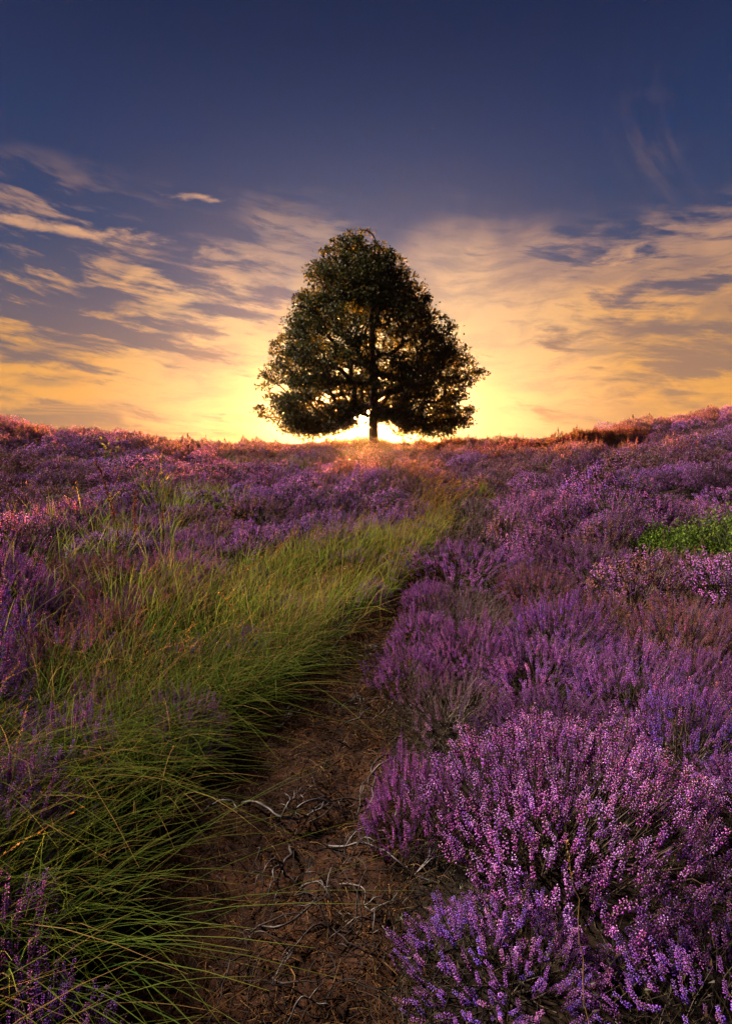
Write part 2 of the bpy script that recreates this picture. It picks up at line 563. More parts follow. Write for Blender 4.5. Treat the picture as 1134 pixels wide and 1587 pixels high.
def build_tree():
    r_ = np.random.default_rng(5)
    bz = lz(*TREE) - 0.05
    zs = np.array([1.75, 2.2, 2.7, 3.7, 5.0, 5.9, 6.33, 7.6, 8.84, 9.25, 9.75])
    rL = np.array([3.4, 4.2, 4.75, 4.7, 4.4, 4.15, 3.6, 2.9, 2.1, 1.2, 0.35])
    rR = np.array([3.4, 4.3, 4.5, 4.2, 4.0, 3.65, 3.05, 2.05, 1.15, 0.6, 0.15])
    cxs = np.array([0, 0, 0, 0, 0, 0, 0, -0.1, -0.25, -0.65, -0.9])

    def radius(z, az):
        wr = 0.5 + 0.5 * np.cos(az)
        rad = np.interp(z, zs, rL) * (1 - wr) + np.interp(z, zs, rR) * wr
        lob = 1.0 + 0.15 * vnoise(az * 1.9 + 10, z * 0.9, 31) + 0.20 * vnoise(az * 4.1 + 10, z * 1.9, 33)
        return rad * lob
    # foliage sprays
    C, S = [], []
    tries = 0
    while len(C) < 640 and tries < 90000:
        tries += 1
        z = r_.uniform(1.85, 9.6)
        az = r_.uniform(-math.pi, math.pi)
        R = float(radius(z, az))
        t = math.sqrt(r_.uniform(0.06, 1.0))
        sp = r_.uniform(0.32, 0.80) * (1.0 if z < 8.6 else 0.6)
        rr = max(0.0, R * t - sp * 0.55)
        p = np.array([math.cos(az) * rr + np.interp(z, zs, cxs), math.sin(az) * rr, z])
        # airy layers in the lower heart of the crown
        if t < 0.70 and z < 6.8 and r_.random() < (0.80 if z > 4.2 else 0.55):
            continue
        if abs(p[0] + 0.1) < 1.05 + 0.15 * sp and z < 2.20 + 0.30 * sp:
            continue
        if len(C) and np.min(np.linalg.norm((np.array(C) - p) * (1, 1, 1.7), axis=1)) < 0.40:
            continue
        C.append(p)
        S.append(sp)
    # short leafy twigs that break the outline
    for _ in range(150):
        z = r_.uniform(2.1, 9.7)
        az = r_.uniform(-math.pi, math.pi)
        R = float(radius(z, az)) * r_.uniform(0.90, 0.99)
        if abs(math.cos(az) * R) < 1.0 and z < 2.2:
            continue
        C.append(np.array([math.cos(az) * R + np.interp(z, zs, cxs), math.sin(az) * R, z + r_.uniform(-0.05, 0.15)]))
        S.append(r_.uniform(0.16, 0.30))
    for (ex, ez) in ((-1.05, 9.95), (-0.55, 9.8), (-0.15, 9.75), (0.3, 9.45), (-1.6, 9.5), (3.9, 4.3), (4.15, 4.4), (4.4, 4.42), (-2.0, 9.0)):
        C.append(np.array([ex, r_.normal(0, 0.3), ez]))
        S.append(0.28)
    C = np.array(C)
    S = np.array(S)
    # trunk
    root = link('oak_tree', None, loc=(TREE[0], TREE[1], 0.0), label='lone dark oak tree with a broad crown before the setting sun', category='tree')
    tz = np.array([bz - 0.2, bz, bz + 0.18, bz + 0.6, bz + 1.2, 3.2, 4.4, 5.6, 6.8, 7.8, 8.6])
    tx = np.array([0.0, 0.0, 0.0, -0.01, -0.02, -0.05, -0.02, -0.08, -0.18, -0.3, -0.42])
    ty = np.array([0.0, 0.0, 0.0, 0.0, 0.02, 0.05, 0.1, 0.05, 0.0, 0.05, 0.05])
    tr = np.array([0.42, 0.36, 0.28, 0.215, 0.195, 0.18, 0.15, 0.12, 0.085, 0.055, 0.03])
    fz = np.linspace(tz[0], tz[-1], 60)
    P = np.stack([np.interp(fz, tz, tx), np.interp(fz, tz, ty), fz], -1)
    P[:, 0] += 0.03 * np.sin(fz * 2.1)
    rad = np.interp(fz, tz, tr)
    g = Geo()
    V, F = tubes(P[None], rad[None], 14)
    ang = np.arctan2(V[:, 1], V[:, 0])
    flare = sm(bz + 0.5, bz, V[:, 2]) * 0.25 * (np.cos(ang * 5) > 0) * np.abs(np.cos(ang * 5))
    V[:, :2] *= (1 + flare + 0.06 * vnoise(ang * 4, V[:, 2] * 6, 3))[:, None]
    g.add(V, F, (0.1, 0.08, 0.06))
    link('trunk', g.mesh('trunk', M_BARK, True), root)
    # limbs: every spray finds the nearest wood nearer the trunk
    nodes = [P[i] for i in range(18, 60, 2)]
    par = [-1] * len(nodes)
    nt = len(nodes)
    order = np.argsort(np.hypot(C[:, 0], C[:, 1]) + 0.15 * np.abs(C[:, 2] - 4))
    first = {}
    curves = {}
    ends = {}
    for ci in order:
        c = C[ci]
        N = np.array(nodes)
        d = c - N
        L = np.linalg.norm(d, axis=1)
        hor = np.hypot(c[0], c[1]) - np.hypot(N[:, 0], N[:, 1])
        cost = L + 2.0 * np.clip(-hor, 0, None) + 1.2 * np.clip(N[:, 2] - c[2] + 0.1, 0, None)
        cost[:nt] += 0.25
        b = int(np.argmin(cost))
        p0 = N[b]
        steps = max(2, int(L[b] / 0.45))
        prev = b
        sag = r_.normal(0, 0.08, 3)
        for s_ in range(1, steps + 1):
            t = s_ / steps
            q = p0 + (c - p0) * t + sag * math.sin(t * math.pi) + np.array([0, 0, 0.10 * math.sin(t * math.pi)]) * L[b]
            nodes.append(q)
            par.append(prev)
            prev = len(nodes) - 1
        ends[ci] = prev
    N = np.array(nodes)
    cnt = np.zeros(len(nodes))
    for ci, e in ends.items():
        i = e
        while i >= 0:
            cnt[i] += 1
            i = par[i]
    top = np.full(len(nodes), -1)
    for i in range(nt, len(nodes)):
        top[i] = i if par[i] < nt else top[par[i]]
    groups = {}
    for i in range(nt, len(nodes)):
        groups.setdefault(int(top[i]), []).append(i)
    for gi, members in groups.items():
        g = Geo()
        for i in members:
            p = par[i]
            r1 = min(0.004 + 0.0165 * math.sqrt(cnt[i]), 0.12)
            r0 = r1 if p < nt else min(0.004 + 0.0165 * math.sqrt(cnt[p]), 0.12)
            mid = (N[p] + N[i]) / 2
            V, F = tubes(np.array([[N[p], mid, N[i]]]), np.array([[r0, (r0 + r1) / 2, r1]]), 5)
            g.add(V, F, (0.09, 0.07, 0.05))
        link('limb', g.mesh('limb', M_BARK, True), root)
    # leaves: small lobed blades in sprays
    g = Geo()
    nl = np.maximum(26, (S / 0.65) ** 2 * 195).astype(int)
    cen = np.repeat(C, nl, axis=0)
    sz = np.repeat(S, nl)
    n = len(cen)
    d = norm(r_.normal(size=(n, 3)))
    rad = r_.random(n) ** 0.45
    pos = cen + d * rad[:, None] * sz[:, None] * np.array([1.0, 1.0, 0.48])
    # outlying twigs of leaves that break the outline
    stray = r_.random(n) < 0.05
    pos[stray] += d[stray] * (sz[stray] * r_.uniform(0.1, 0.55, stray.sum()))[:, None]
    ax = norm(d * 0.8 + r_.normal(size=(n, 3)) * 0.8 + np.array([0, 0, 0.1]))
    up = norm(r_.normal(size=(n, 3)) + np.array([0, 0, 0.9]))
    si = norm(np.cross(ax, up))
    nn = np.cross(si, ax)
    ln = r_.uniform(0.085, 0.15, n)[:, None]
    wd = ln * r_.uniform(0.26, 0.36, n)[:, None]
    v0 = pos - ax * ln * 0.5
    v1 = pos + si * wd - ax * ln * 0.05 + nn * ln * 0.10
    v2 = pos + ax * ln * 0.5
    v3 = pos - si * wd + ax * ln * 0.08 + nn * ln * 0.10
    V = np.stack([v0, v1, v2, v3], 1).reshape(-1, 3)
    i4 = np.arange(n)[:, None] * 4
    F = np.concatenate([i4 + np.array([[0, 1, 2]]), i4 + np.array([[0, 2, 3]])])
    base = np.array([0.036, 0.038, 0.011])
    c = base * r_.uniform(0.6, 1.35, (n, 1)) * np.repeat(r_.uniform(0.8, 1.2, len(C)), nl)[:, None]
    c[r_.random(n) < 0.06] = (0.11, 0.085, 0.02)
    g.add(V, F, np.repeat(c, 4, axis=0))
    cr = link('crown', g.mesh('crown', M_LEAF), root)
    cr['kind'] = 'stuff'
    return root


build_tree()

# ---------------------------------------------------------------- heather
PAL = {   # flower, flower tip, shoot, wood
    'purple': ((0.37, 0.090, 0.52), (0.68, 0.33, 0.80), (0.055, 0.062, 0.022), (0.070, 0.048, 0.034)),
    'violet': ((0.30, 0.080, 0.55), (0.58, 0.27, 0.82), (0.048, 0.058, 0.024), (0.066, 0.048, 0.036)),
    'pink': ((0.47, 0.105, 0.52), (0.80, 0.42, 0.80), (0.060, 0.062, 0.022), (0.075, 0.048, 0.033)),
    'russet': ((0.36, 0.13, 0.17), (0.52, 0.27, 0.18), (0.080, 0.058, 0.024), (0.085, 0.055, 0.034)),
    'lilac': ((0.46, 0.125, 0.55), (0.86, 0.55, 0.88), (0.060, 0.062, 0.022), (0.060, 0.042, 0.030)),
    'dark': ((0.19, 0.060, 0.27), (0.30, 0.13, 0.34), (0.050, 0.042, 0.022), (0.06, 0.042, 0.032)),
    'bare': ((0.26, 0.12, 0.26), (0.34, 0.20, 0.30), (0.070, 0.052, 0.030), (0.15, 0.115, 0.095)),
}


def sprig_template(r_, pal, nf, fs, length, leaves, tri):
    """one flowering shoot along +Z: returns (flower geometry, shoot geometry)"""
    fl, tip, sh, wd = (np.array(c) for c in pal)
    fv, ff, fc = [], [], []
    n = 0
    hz_ = r_.normal(0, 0.07)
    t = np.sort(r_.uniform(0.22, 1.0, nf))
    az = np.arange(nf) * 2.4 + r_.uniform(0, 6)
    for i in range(nf):
        s = fs * (1.12 - 0.55 * t[i]) * r_.uniform(0.75, 1.2)
        out = np.array([math.cos(az[i]), math.sin(az[i]), 0.0])
        dirn = norm(out + np.array([0, 0, r_.uniform(-0.55, 0.35)]))
        p = np.array([0, 0, t[i] * length]) + out * (0.0015 + fs * 0.25)
        sd = norm(np.cross(dirn, np.array([0.2, 0.1, 1.0])))
        up = np.cross(sd, dirn)
        a = p
        e = p + dirn * s * 1.25
        m = p + dirn * s * 0.55
        if tri >= 6:
            ring = [m + s * 0.46 * (math.cos(q) * sd + math.sin(q) * up) for q in (0.5, 2.6, 4.7)]
            fv += [a, e] + ring
            for q in range(3):
                ff += [(n, n + 2 + q, n + 2 + (q + 1) % 3), (n + 1, n + 2 + (q + 1) % 3, n + 2 + q)]
            k = 5
        else:
            fv += [a, m + s * 0.5 * sd, e, m - s * 0.5 * sd, m + s * 0.42 * up]
            ff += [(n, n + 1, n + 4), (n + 1, n + 2, n + 4), (n + 2, n + 3, n + 4), (n + 3, n, n + 4)]
            k = 5
        c = fl + (tip - fl) * np.clip(0.65 * t[i] ** 2 + r_.normal(0, 0.22), 0, 1)
        c = c * r_.uniform(0.75, 1.2) * np.array([1.0 + hz_, 1.0, 1.0 - hz_])
        if r_.random() < 0.05:
            c = np.array([0.20, 0.09, 0.05])
        fc += [c * 0.9, c * 1.1] + [c] * 3 if tri >= 6 else [c] * 5
        n += k
    sv, sf, scol = [], [], []
    bend = r_.normal(0, 0.05, 2) * length
    P = np.array([[[bend[0] * q * (1 - q), bend[1] * q * (1 - q), q * length] for q in (0.0, 0.5, 1.0)]])
    V, F = tubes(P, np.array([[0.0016, 0.0013, 0.0006]]) * (1 if tri >= 6 else 1.8), 3)
    sv.append(V); sf.append(F); scol.append(np.tile(wd * 1.1, (len(V), 1)))
    m = len(V)
    for i in range(leaves):
        q = r_.uniform(0.0, 0.75)
        a_ = r_.uniform(0, 6.3)
        out = np.array([math.cos(a_), math.sin(a_), r_.uniform(0.3, 1.4)])
        out = norm(out)
        p = np.array([0, 0, q * length])
        s = fs * r_.uniform(1.1, 2.1)
        sd = norm(np.cross(out, r_.normal(size=3)))
        V = np.array([p - sd * s * 0.18, p + sd * s * 0.18, p + out * s])
        sv.append(V); sf.append(np.array([[m, m + 1, m + 2]])); scol.append(np.tile(sh * r_.uniform(0.6, 1.5), (3, 1)))
        m += 3
    return (np.array(fv), np.array(ff), np.array(fc)), (np.concatenate(sv), np.concatenate(sf), np.concatenate(scol))


def frames(d, r_):
    """rotation matrices that take +Z to d with a random twist"""
    d = norm(d)
    ref = norm(r_.normal(size=d.shape))
    a = norm(np.cross(d, ref))
    b = np.cross(d, a)
    return np.stack([a, b, d], -1)


def scatter(geo, tmpl, pos, rot, scl, tint):
    v, f, c = tmpl
    n = len(pos)
    V = np.einsum('nij,vj->nvi', rot, v) * scl[:, None, None] + pos[:, None, :]
    F = f[None] + (np.arange(n) * len(v))[:, None, None]
    Cc = c[None] * tint[:, None, :]
    geo.add(V.reshape(-1, 3), F.reshape(-1, 3), Cc.reshape(-1, 3))


def make_bush(kind, seed, ns, nf, fs, slen, leaves, tri, stems, R=1.0, H=1.0, flat=0.0, splay=0.55, under=0.5, flower_frac=0.85):
    """meshes of a bush with unit-ish size: flowers, shoots and leaves, wood"""
    r_ = np.random.default_rng(seed)
    pal = PAL[kind]
    mixk = {'lilac': ['lilac', 'lilac', 'pink', 'lilac', 'violet', 'lilac', 'purple', 'lilac'], 'pink': ['pink', 'pink', 'purple', 'pink', 'violet', 'purple', 'pink', 'dark'], 'purple': ['purple', 'pink', 'purple', 'violet', 'purple', 'violet', 'pink', 'dark'],
            'violet': ['violet', 'purple', 'violet', 'violet', 'pink', 'violet', 'purple', 'dark'], 'russet': ['russet', 'russet', 'pink', 'russet', 'purple', 'bare', 'russet', 'dark']}.get(kind, [kind] * 8)
    T = [sprig_template(r_, PAL[mixk[q_]], max(2, int(nf * r_.uniform(0.8, 1.2))), fs, slen * r_.uniform(0.85, 1.15), leaves, tri) for q_ in range(8)]
    bare = [sprig_template(r_, pal, 1, fs, slen * r_.uniform(0.7, 1.1), leaves * 2 + 2, tri) for _ in range(3)]
    # tips spread over a lumpy dome
    i = np.arange(ns) + 0.5
    ph = i * 2.39996 + r_.normal(0, 0.25, ns)
    cz = np.clip(1.0 - i / ns * (1.0 - flat) + r_.normal(0, 0.04, ns), 0.02, 1)
    st = np.sqrt(1 - cz ** 2)
    D = np.stack([np.cos(ph) * st, np.sin(ph) * st, cz], -1)
    lump = 1.0 + 0.34 * vnoise(D[:, 0] * 2.2 + seed, D[:, 1] * 2.2, seed) + 0.22 * vnoise(D[:, 0] * 5 + seed, D[:, 1] * 5 + D[:, 2] * 3, seed + 1)
    rad = lump * (1.0 - under * 0.42 * r_.random(ns) ** 1.6)
    tipp = D * rad[:, None] * np.array([R, R, H])
    dr = norm(D * splay + np.array([0, 0, 1.0 - splay * 0.45]) + r_.normal(0, 0.17, (ns, 3)))
    base = tipp - dr * slen
    base[:, 2] = np.maximum(base[:, 2], 0.0)
    gf, gs, gw = Geo(), Geo(), Geo()
    rot = frames(dr, r_)
    scl = r_.uniform(0.75, 1.2, ns)
    tint = np.clip(r_.normal(1.0, 0.14, (ns, 1)), 0.55, 1.4) * np.ones((1, 3))
    pick = r_.integers(0, len(T), ns)
    flower = r_.random(ns) < flower_frac * (0.16 + 0.84 * sm(0.03, 0.40, cz))
    for q in range(len(T)):
        mk = (pick == q) & flower
        if mk.any():
            scatter(gf, T[q][0], base[mk], rot[mk], scl[mk], tint[mk])
            scatter(gs, T[q][1], base[mk], rot[mk], scl[mk], tint[mk])
    for q in range(len(bare)):
        mk = (pick % 3 == q) & ~flower
        if mk.any():
            scatter(gs, bare[q][1], base[mk], rot[mk], scl[mk], tint[mk])
    # woody stems from the root to the shoots
    sel = r_.choice(ns, min(stems, ns), replace=False)
    e = base[sel] + dr[sel] * slen * 0.2
    root = np.concatenate([r_.normal(0, 0.10 * R, (len(sel), 2)), np.full((len(sel), 1), -0.05)], 1)
    q = np.linspace(0, 1, 5)[None, :, None]
    midv = root * 0.4 + e * 0.6
    midv[:, 2] = e[:, 2] * r_.uniform(0.3, 0.6, len(sel))
    P = (1 - q) ** 2 * root[:, None] + 2 * q * (1 - q) * midv[:, None] + q ** 2 * e[:, None]
    P = P + r_.normal(0, 0.012, P.shape) * np.array([0, 1, 1, 1, 0])[None, :, None]
    rr = np.linspace(1.0, 0.35, 5)[None] * r_.uniform(0.0022, 0.0045, (len(sel), 1)) * (1 if tri >= 6 else 1.5)
    V, F = tubes(P, rr, 3)
    wc = np.array(pal[3]) * r_.uniform(0.5, 1.5, (len(sel), 1))
    gw.add(V, F, np.repeat(wc, 15, axis=0))
    nm = kind + '_heather'
    return gf.mesh(nm + '_flowers', M_FLOWER), gs.mesh(nm + '_shoots', M_SHOOT), gw.mesh(nm + '_wood', M_WOOD)


NEAR, MID, FAR = {}, {}, {}


def near_set(kind):
    if kind == 'mound' and kind not in NEAR:
        NEAR[kind] = [make_bush('lilac', 181, 1900, 26, 0.0058, 0.085, 7, 6, 220, 0.47, 0.47, splay=0.62, under=0.45)]
    if kind not in NEAR:
        NEAR[kind] = [make_bush(kind, 100 + s + 10 * list(PAL).index(kind), 560, 38, 0.0058, 0.120, 9, 6, 110, 0.40, 0.42, splay=0.74,
                                flower_frac=0.30 if kind == 'bare' else 0.92) for s in range(2 if kind == 'purple' else 1)]
    return NEAR[kind]


def mid_set(kind):
    if kind not in MID:
        MID[kind] = [make_bush(kind, 200 + s + 10 * list(PAL).index(kind), 560, 11, 0.0112, 0.095, 6, 4, 60, 0.42, 0.46, splay=0.9, under=0.35,
                               flower_frac=0.30 if kind == 'bare' else 0.82) for s in range(2)]
    return MID[kind]


def far_set(kind):
    if kind not in FAR:
        FAR[kind] = [make_bush(kind, 300 + s + 10 * list(PAL).index(kind), 720, 5, 0.0175, 0.085, 3, 4, 30, 0.50, 0.52, splay=0.95, under=0.3,
                               flower_frac=0.40 if kind == 'bare' else 0.80) for s in range(2)]
    return FAR[kind]


def inside(px, py, poly):
    c = False
    j = len(poly) - 1
    for i in range(len(poly)):
        (xi, yi), (xj, yj) = poly[i], poly[j]
        if (yi > py) != (yj > py) and px < (xj - xi) * (py - yi) / (yj - yi) + xi:
            c = not c
        j = i
    return c


GRASS = [(-1.3, 0.2), (-0.86, 0.3), (-0.80, 1.8), (-0.68, 2.45), (-0.46, 3.1), (-0.05, 4.1), (0.42, 5.7), (1.05, 7.7), (1.2, 8.4), (0.8, 8.3),
         (0.2, 7.2), (-0.6, 6.3), (-1.1, 5.4), (-1.42, 4.4), (-1.42, 3.3), (-1.38, 2.5), (-1.45, 1.6), (-1.4, 1.0)]
BILBERRY = [(3.6, 5.3, 0.6), (3.2, 5.7, 0.42), (4.05, 5.75, 0.6), (3.5, 4.75, 0.5), (3.3, 4.4, 0.3)]

# ---- hand-placed bushes that stand out in the picture: x, y, size, height, kind, label
HERO = [
    (0.64, 1.64, 1.0, 1.0, 'mound', 'large rounded pink-lilac heather mound nearest the camera, right of the path'),
    (0.34, 1.24, 0.70, 0.50, 'violet', 'shaded violet heather below the big lilac mound, by the path edge'),
    (0.80, 1.10, 0.80, 0.50, 'violet', 'dim blue-violet heather at the very bottom of the picture'),
    (1.20, 1.16, 0.80, 0.58, 'purple', 'dim purple heather in the bottom right corner'),
    (1.30, 1.66, 0.75, 0.75, 'purple', 'purple heather at the right edge beside the big lilac mound'),
    (0.16, 1.84, 0.50, 0.80, 'pink', 'small magenta heather sprig cluster overhanging the root tangle on the path'),
    (0.42, 2.55, 0.85, 0.70, 'bare', 'half-dead brown heather with bare twigs behind the big lit bush'),
    (1.25, 2.50, 0.95, 0.90, 'purple', 'purple heather bush behind the right shoulder of the big lit bush'),
    (1.75, 2.25, 0.95, 0.95, 'dark', 'dark olive heather at the right edge above the corner bush'),
    (0.62, 3.20, 0.90, 0.85, 'pink', 'bright pink-purple heather bush right of the narrowing path'),
    (1.20, 3.35, 1.00, 0.95, 'violet', 'violet heather bush between the pink path-side bush and the russet patch'),
    (1.85, 3.20, 1.00, 0.95, 'russet', 'russet-brown faded heather bush near the right edge'),
    (0.78, 4.20, 0.95, 0.80, 'bare', 'grey twiggy half-bare heather where the path narrows'),
    (1.40, 4.35, 1.00, 1.00, 'russet', 'orange-russet faded heather bush in the middle of the right slope'),
    (2.10, 4.25, 1.00, 1.00, 'russet', 'second orange-russet heather bush, nearer the right edge'),
    (2.75, 4.10, 1.05, 1.0, 'pink', 'magenta-tinged heather bush cut by the right edge'),
    (1.75, 5.90, 1.05, 1.15, 'pink', 'pale lilac sunlit heather mound beside the far end of the path'),
    (3.10, 7.10, 1.75, 1.75, 'purple', 'tall rounded purple heather hummock left of the green bilberry'),
    (-1.05, 10.3, 2.0, 1.45, 'violet', 'broad dark purple heather mound behind the long grass'),
    (1.95, 11.2, 1.8, 1.25, 'dark', 'dark rounded heather mound just beyond the end of the path'),
    (-1.72, 2.25, 0.95, 1.30, 'violet', 'dark violet heather at the left edge level with the leaning pale stems'),
    (-2.05, 2.75, 1.10, 1.35, 'violet', 'deep violet heather bush at the left edge above the grass'),
    (-2.45, 3.70, 1.15, 1.25, 'purple', 'purple heather bush at the left edge behind the violet one'),
    (-2.95, 4.55, 1.15, 1.20, 'pink', 'pink-lit heather bush at the left edge, third up from the grass'),
    (-0.72, 0.98, 0.60, 0.80, 'violet', 'violet heather sprigs under grass blades at the bottom edge, left of path'),
    (-1.22, 1.36, 0.60, 0.95, 'violet', 'violet heather behind grass at the left edge, low down'),
    (-0.95, 1.18, 0.60, 0.85, 'purple', 'low purple heather poking through grass in the bottom left corner'),
    (-1.10, 1.60, 0.60, 0.90, 'purple', 'small purple heather lost in long grass by the left edge'),
    (-0.80, 2.35, 0.55, 0.80, 'purple', 'little purple heather sprigs in the grass overhanging the path'),
]


def zone_label(x, y, kind):
    col = {'purple': 'purple', 'violet': 'violet', 'pink': 'pinkish', 'russet': 'russet', 'dark': 'dark sparse', 'bare': 'half-bare'}[kind]
    l, r = path_edges(min(y, 12.0))
    if y < 2.2:
        z = ('beside the path at front left' if x < 0 else 'around the big lit bush')
    elif y < 5.0:
        z = ('on the bank beside the long grass' if x < l else ('close along the path on its right' if x < 1.6 else 'right, before the bilberry'))
    elif y < 9.0:
        z = ('on the left slope above the grass' if x < l else ('between path end and bilberry' if x < 3.6 else 'beyond the green bilberry'))
    elif y < 15:
        z = ('on the left hill' if x < -3 else ('in the hollow before the tree' if x < 3.0 else 'on the middle of the right-hand hill'))
    else:
        z = 'in front of the lone tree' if abs(x) < 5 else ('on the far left rise' if x < 0 else 'high on the right-hand hill')
    return f'{col} heather bush {z}'


ORD = ['leftmost', 'second from left', 'third from left', 'fourth from left', 'fifth from left', 'sixth from left', 'seventh from left', 'eighth from left',
       'ninth from left', 'tenth from left', 'eleventh from left', 'twelfth from left']


def single_out(items):
    """items: list of (x, y, kind); labels that tell look-alikes of one zone apart by row and order"""
    out = {}
    byz = {}
    for i, (x, y, kind) in enumerate(items):
        byz.setdefault(zone_label(x, y, kind), []).append(i)
    for lab, ids in byz.items():
        if len(ids) == 1:
            out[ids[0]] = lab
            continue
        ids.sort(key=lambda i: items[i][1])
        nrow = 1 if len(ids) <= 5 else (2 if len(ids) <= 12 else 3)
        per = math.ceil(len(ids) / nrow)
        for rI in range(nrow):
            row = sorted(ids[rI * per:(rI + 1) * per], key=lambda i: items[i][0] / items[i][1])
            nm = '' if nrow == 1 else ([' front row', ' back row'] if nrow == 2 else [' front row', ' middle row', ' back row'])[rI]
            for q, i in enumerate(row):
                out[i] = lab + ',' + nm + ' ' + ORD[min(q, len(ORD) - 1)] if len(row) > 1 else lab + ',' + nm
    return out


def add_bush(x, y, size, hgt, kind, rz, lod, label, group):
    sets = near_set(kind) if lod == 0 or kind == 'mound' else (mid_set(kind) if lod == 1 else far_set(kind))
    fl, sh, wd = sets[int(rng.integers(0, len(sets)))]
    root = link('heather_bush', None, loc=(x, y, lz(x, y) - 0.015), label=label, category='heather')
    if group:
        root['group'] = group
    root.rotation_euler = (float(rng.normal(0, 0.06)), float(rng.normal(0, 0.06)), rz)
    root.scale = (size, size, hgt)
    link('flowers', fl, root)['kind'] = 'stuff'
    link('shoots', sh, root)['kind'] = 'stuff'
    link('stems', wd, root)['kind'] = 'stuff'


def build_heather():
    taken = [(b[0], b[1], 0.36 * b[2] * (1.5 if b[4] == 'mound' else 1.0)) for b in HERO] + [(b[0], b[1], b[2] * 0.8) for b in BILBERRY]
    for (x, y, s, hh, kind, lab) in HERO:
        d = math.hypot(x, y)
        add_bush(x, y, s, hh, kind, rng.uniform(0, 6.28), 0 if d < 4.6 else 1, lab, None)
    pts = []
    cell = {}

    def near_ok(x, y, r):
        for (a, b, q) in taken:
            if (a - x) ** 2 + (b - y) ** 2 < (q * 0.85 + r * 0.38) ** 2:
                return False
        ci, cj = int(math.floor(x)), int(math.floor(y))
        for i in range(ci - 1, ci + 2):
            for j in range(cj - 1, cj + 2):
                for (a, b, q) in cell.get((i, j), ()):
                    if (a - x) ** 2 + (b - y) ** 2 < ((q + r) * (0.47 if y < 5 else 0.60)) ** 2:
                        return False
        return True
    for it in range(60000):
        y = 0.7 + 31.0 * rng.random() ** 0.62
        w = 0.74 * y + 1.6
        x = rng.uniform(-w, w)
        pd = float(path_dist(x, y))
        d = math.hypot(x, y)
        r = 0.36 * rng.uniform(0.7, 1.3) if d < 5 else 0.52 * rng.choice([0.7, 0.9, 1.1, 1.6], p=[0.3, 0.3, 0.25, 0.15])
        if pd < ((0.04 + 0.12 * r) if x > 0 and y > 2.3 else (0.16 + 0.2 * r)) and y < 9.5:
            continue
        if (y < 1.0 and x < 0.3) or y < 0.9:
            continue
        g = inside(x, y, GRASS)
        if g and rng.random() > (0.30 if x < -0.75 and y < 2.4 else 0.13):
            continue
        if not near_ok(x, y, r):
            continue
        hueN = float(vnoise(x / 1.9 + 7, y / 1.9, 41))
        hueM = float(vnoise(x / 1.1 + 3, y / 1.1, 43))
        q = rng.random()
        if q < 0.13:
            kind = 'dark'
        elif hueN > 0.16 or q > 0.94:
            kind = 'russet'
        elif hueM > 0.16:
            kind = 'violet'
        elif hueM < -0.16:
            kind = 'pink'
        else:
            kind = 'purple'
        if pd < 0.55 and 2.2 < y < 9 and x > 0 and rng.random() < 0.55:
            kind = 'bare'
        if y > 12 and rng.random() < (0.75 if abs(x) < 5 and y > 15 else 0.15):  # extra russet before the tree: warm sun glow put into flower colour
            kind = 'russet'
        hs = 0.50 + 0.70 * (vnoise(x / 2.3, y / 2.3, 47) + 0.5) + rng.uniform(-0.12, 0.12) + 0.45 * max(0.0, r - 0.4)
        if g:
            hs *= 0.75
            r *= 0.8
        cell.setdefault((int(math.floor(x)), int(math.floor(y))), []).append((x, y, r))
        pts.append((x, y, r / 0.40 * (1.0 if d < 8.5 else 0.84), hs * (1.0 if d < 6 else 1.15), kind))
    # the largest in view are things of their own, the rest one carpet
    def seen(p):
        d = math.hypot(p[0], p[1])
        inv = abs(p[0]) < 0.66 * p[1] + 0.25 and p[1] > 0.9
        return (p[2] / d) * (1.0 if inv else 0.02)
    pts.sort(key=seen, reverse=True)
    NT_ = 290 - len(HERO)
    own = pts[:NT_] + [p for p in pts[NT_:] if math.hypot(p[0], p[1]) <= 6.0 and abs(p[0]) < 0.75 * p[1] + 0.5 and p[1] > 1.0]
    rest = [p for p in pts[NT_:] if math.hypot(p[0], p[1]) > 6.0]
    labs = single_out([(p[0], p[1], p[4]) for p in own])
    for i, p in enumerate(own):
        d = math.hypot(p[0], p[1])
        z = zone_label(p[0], p[1], p[4])
        add_bush(p[0], p[1], p[2], p[3], p[4], rng.uniform(0, 6.28), 0 if d < 5.6 * max(1.0, p[2] / 1.15) else (1 if d < 8.5 * max(1.0, p[2] / 1.3) else 2), labs[i], z.replace(' bush ', ' bushes '))
    src = bpy.data.collections.new('heather_sources')
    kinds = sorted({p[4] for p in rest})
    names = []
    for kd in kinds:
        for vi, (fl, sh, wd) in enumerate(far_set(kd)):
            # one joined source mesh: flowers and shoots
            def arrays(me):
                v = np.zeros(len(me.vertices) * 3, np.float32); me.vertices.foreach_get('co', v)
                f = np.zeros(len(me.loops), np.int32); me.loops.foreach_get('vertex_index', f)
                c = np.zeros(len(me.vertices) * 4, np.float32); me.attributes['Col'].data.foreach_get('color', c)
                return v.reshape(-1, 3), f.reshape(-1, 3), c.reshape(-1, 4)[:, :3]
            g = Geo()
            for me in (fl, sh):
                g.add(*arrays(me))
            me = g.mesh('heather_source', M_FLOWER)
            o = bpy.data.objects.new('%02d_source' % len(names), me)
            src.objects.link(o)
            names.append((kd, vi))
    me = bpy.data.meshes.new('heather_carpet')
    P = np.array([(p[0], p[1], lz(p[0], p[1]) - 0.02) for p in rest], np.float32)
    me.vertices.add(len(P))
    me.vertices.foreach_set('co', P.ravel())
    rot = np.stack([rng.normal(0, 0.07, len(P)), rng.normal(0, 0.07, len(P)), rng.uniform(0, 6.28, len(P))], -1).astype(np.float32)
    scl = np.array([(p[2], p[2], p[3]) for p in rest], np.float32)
    idx = np.array([names.index((p[4], int(rng.integers(0, 2)))) for p in rest], np.int32)
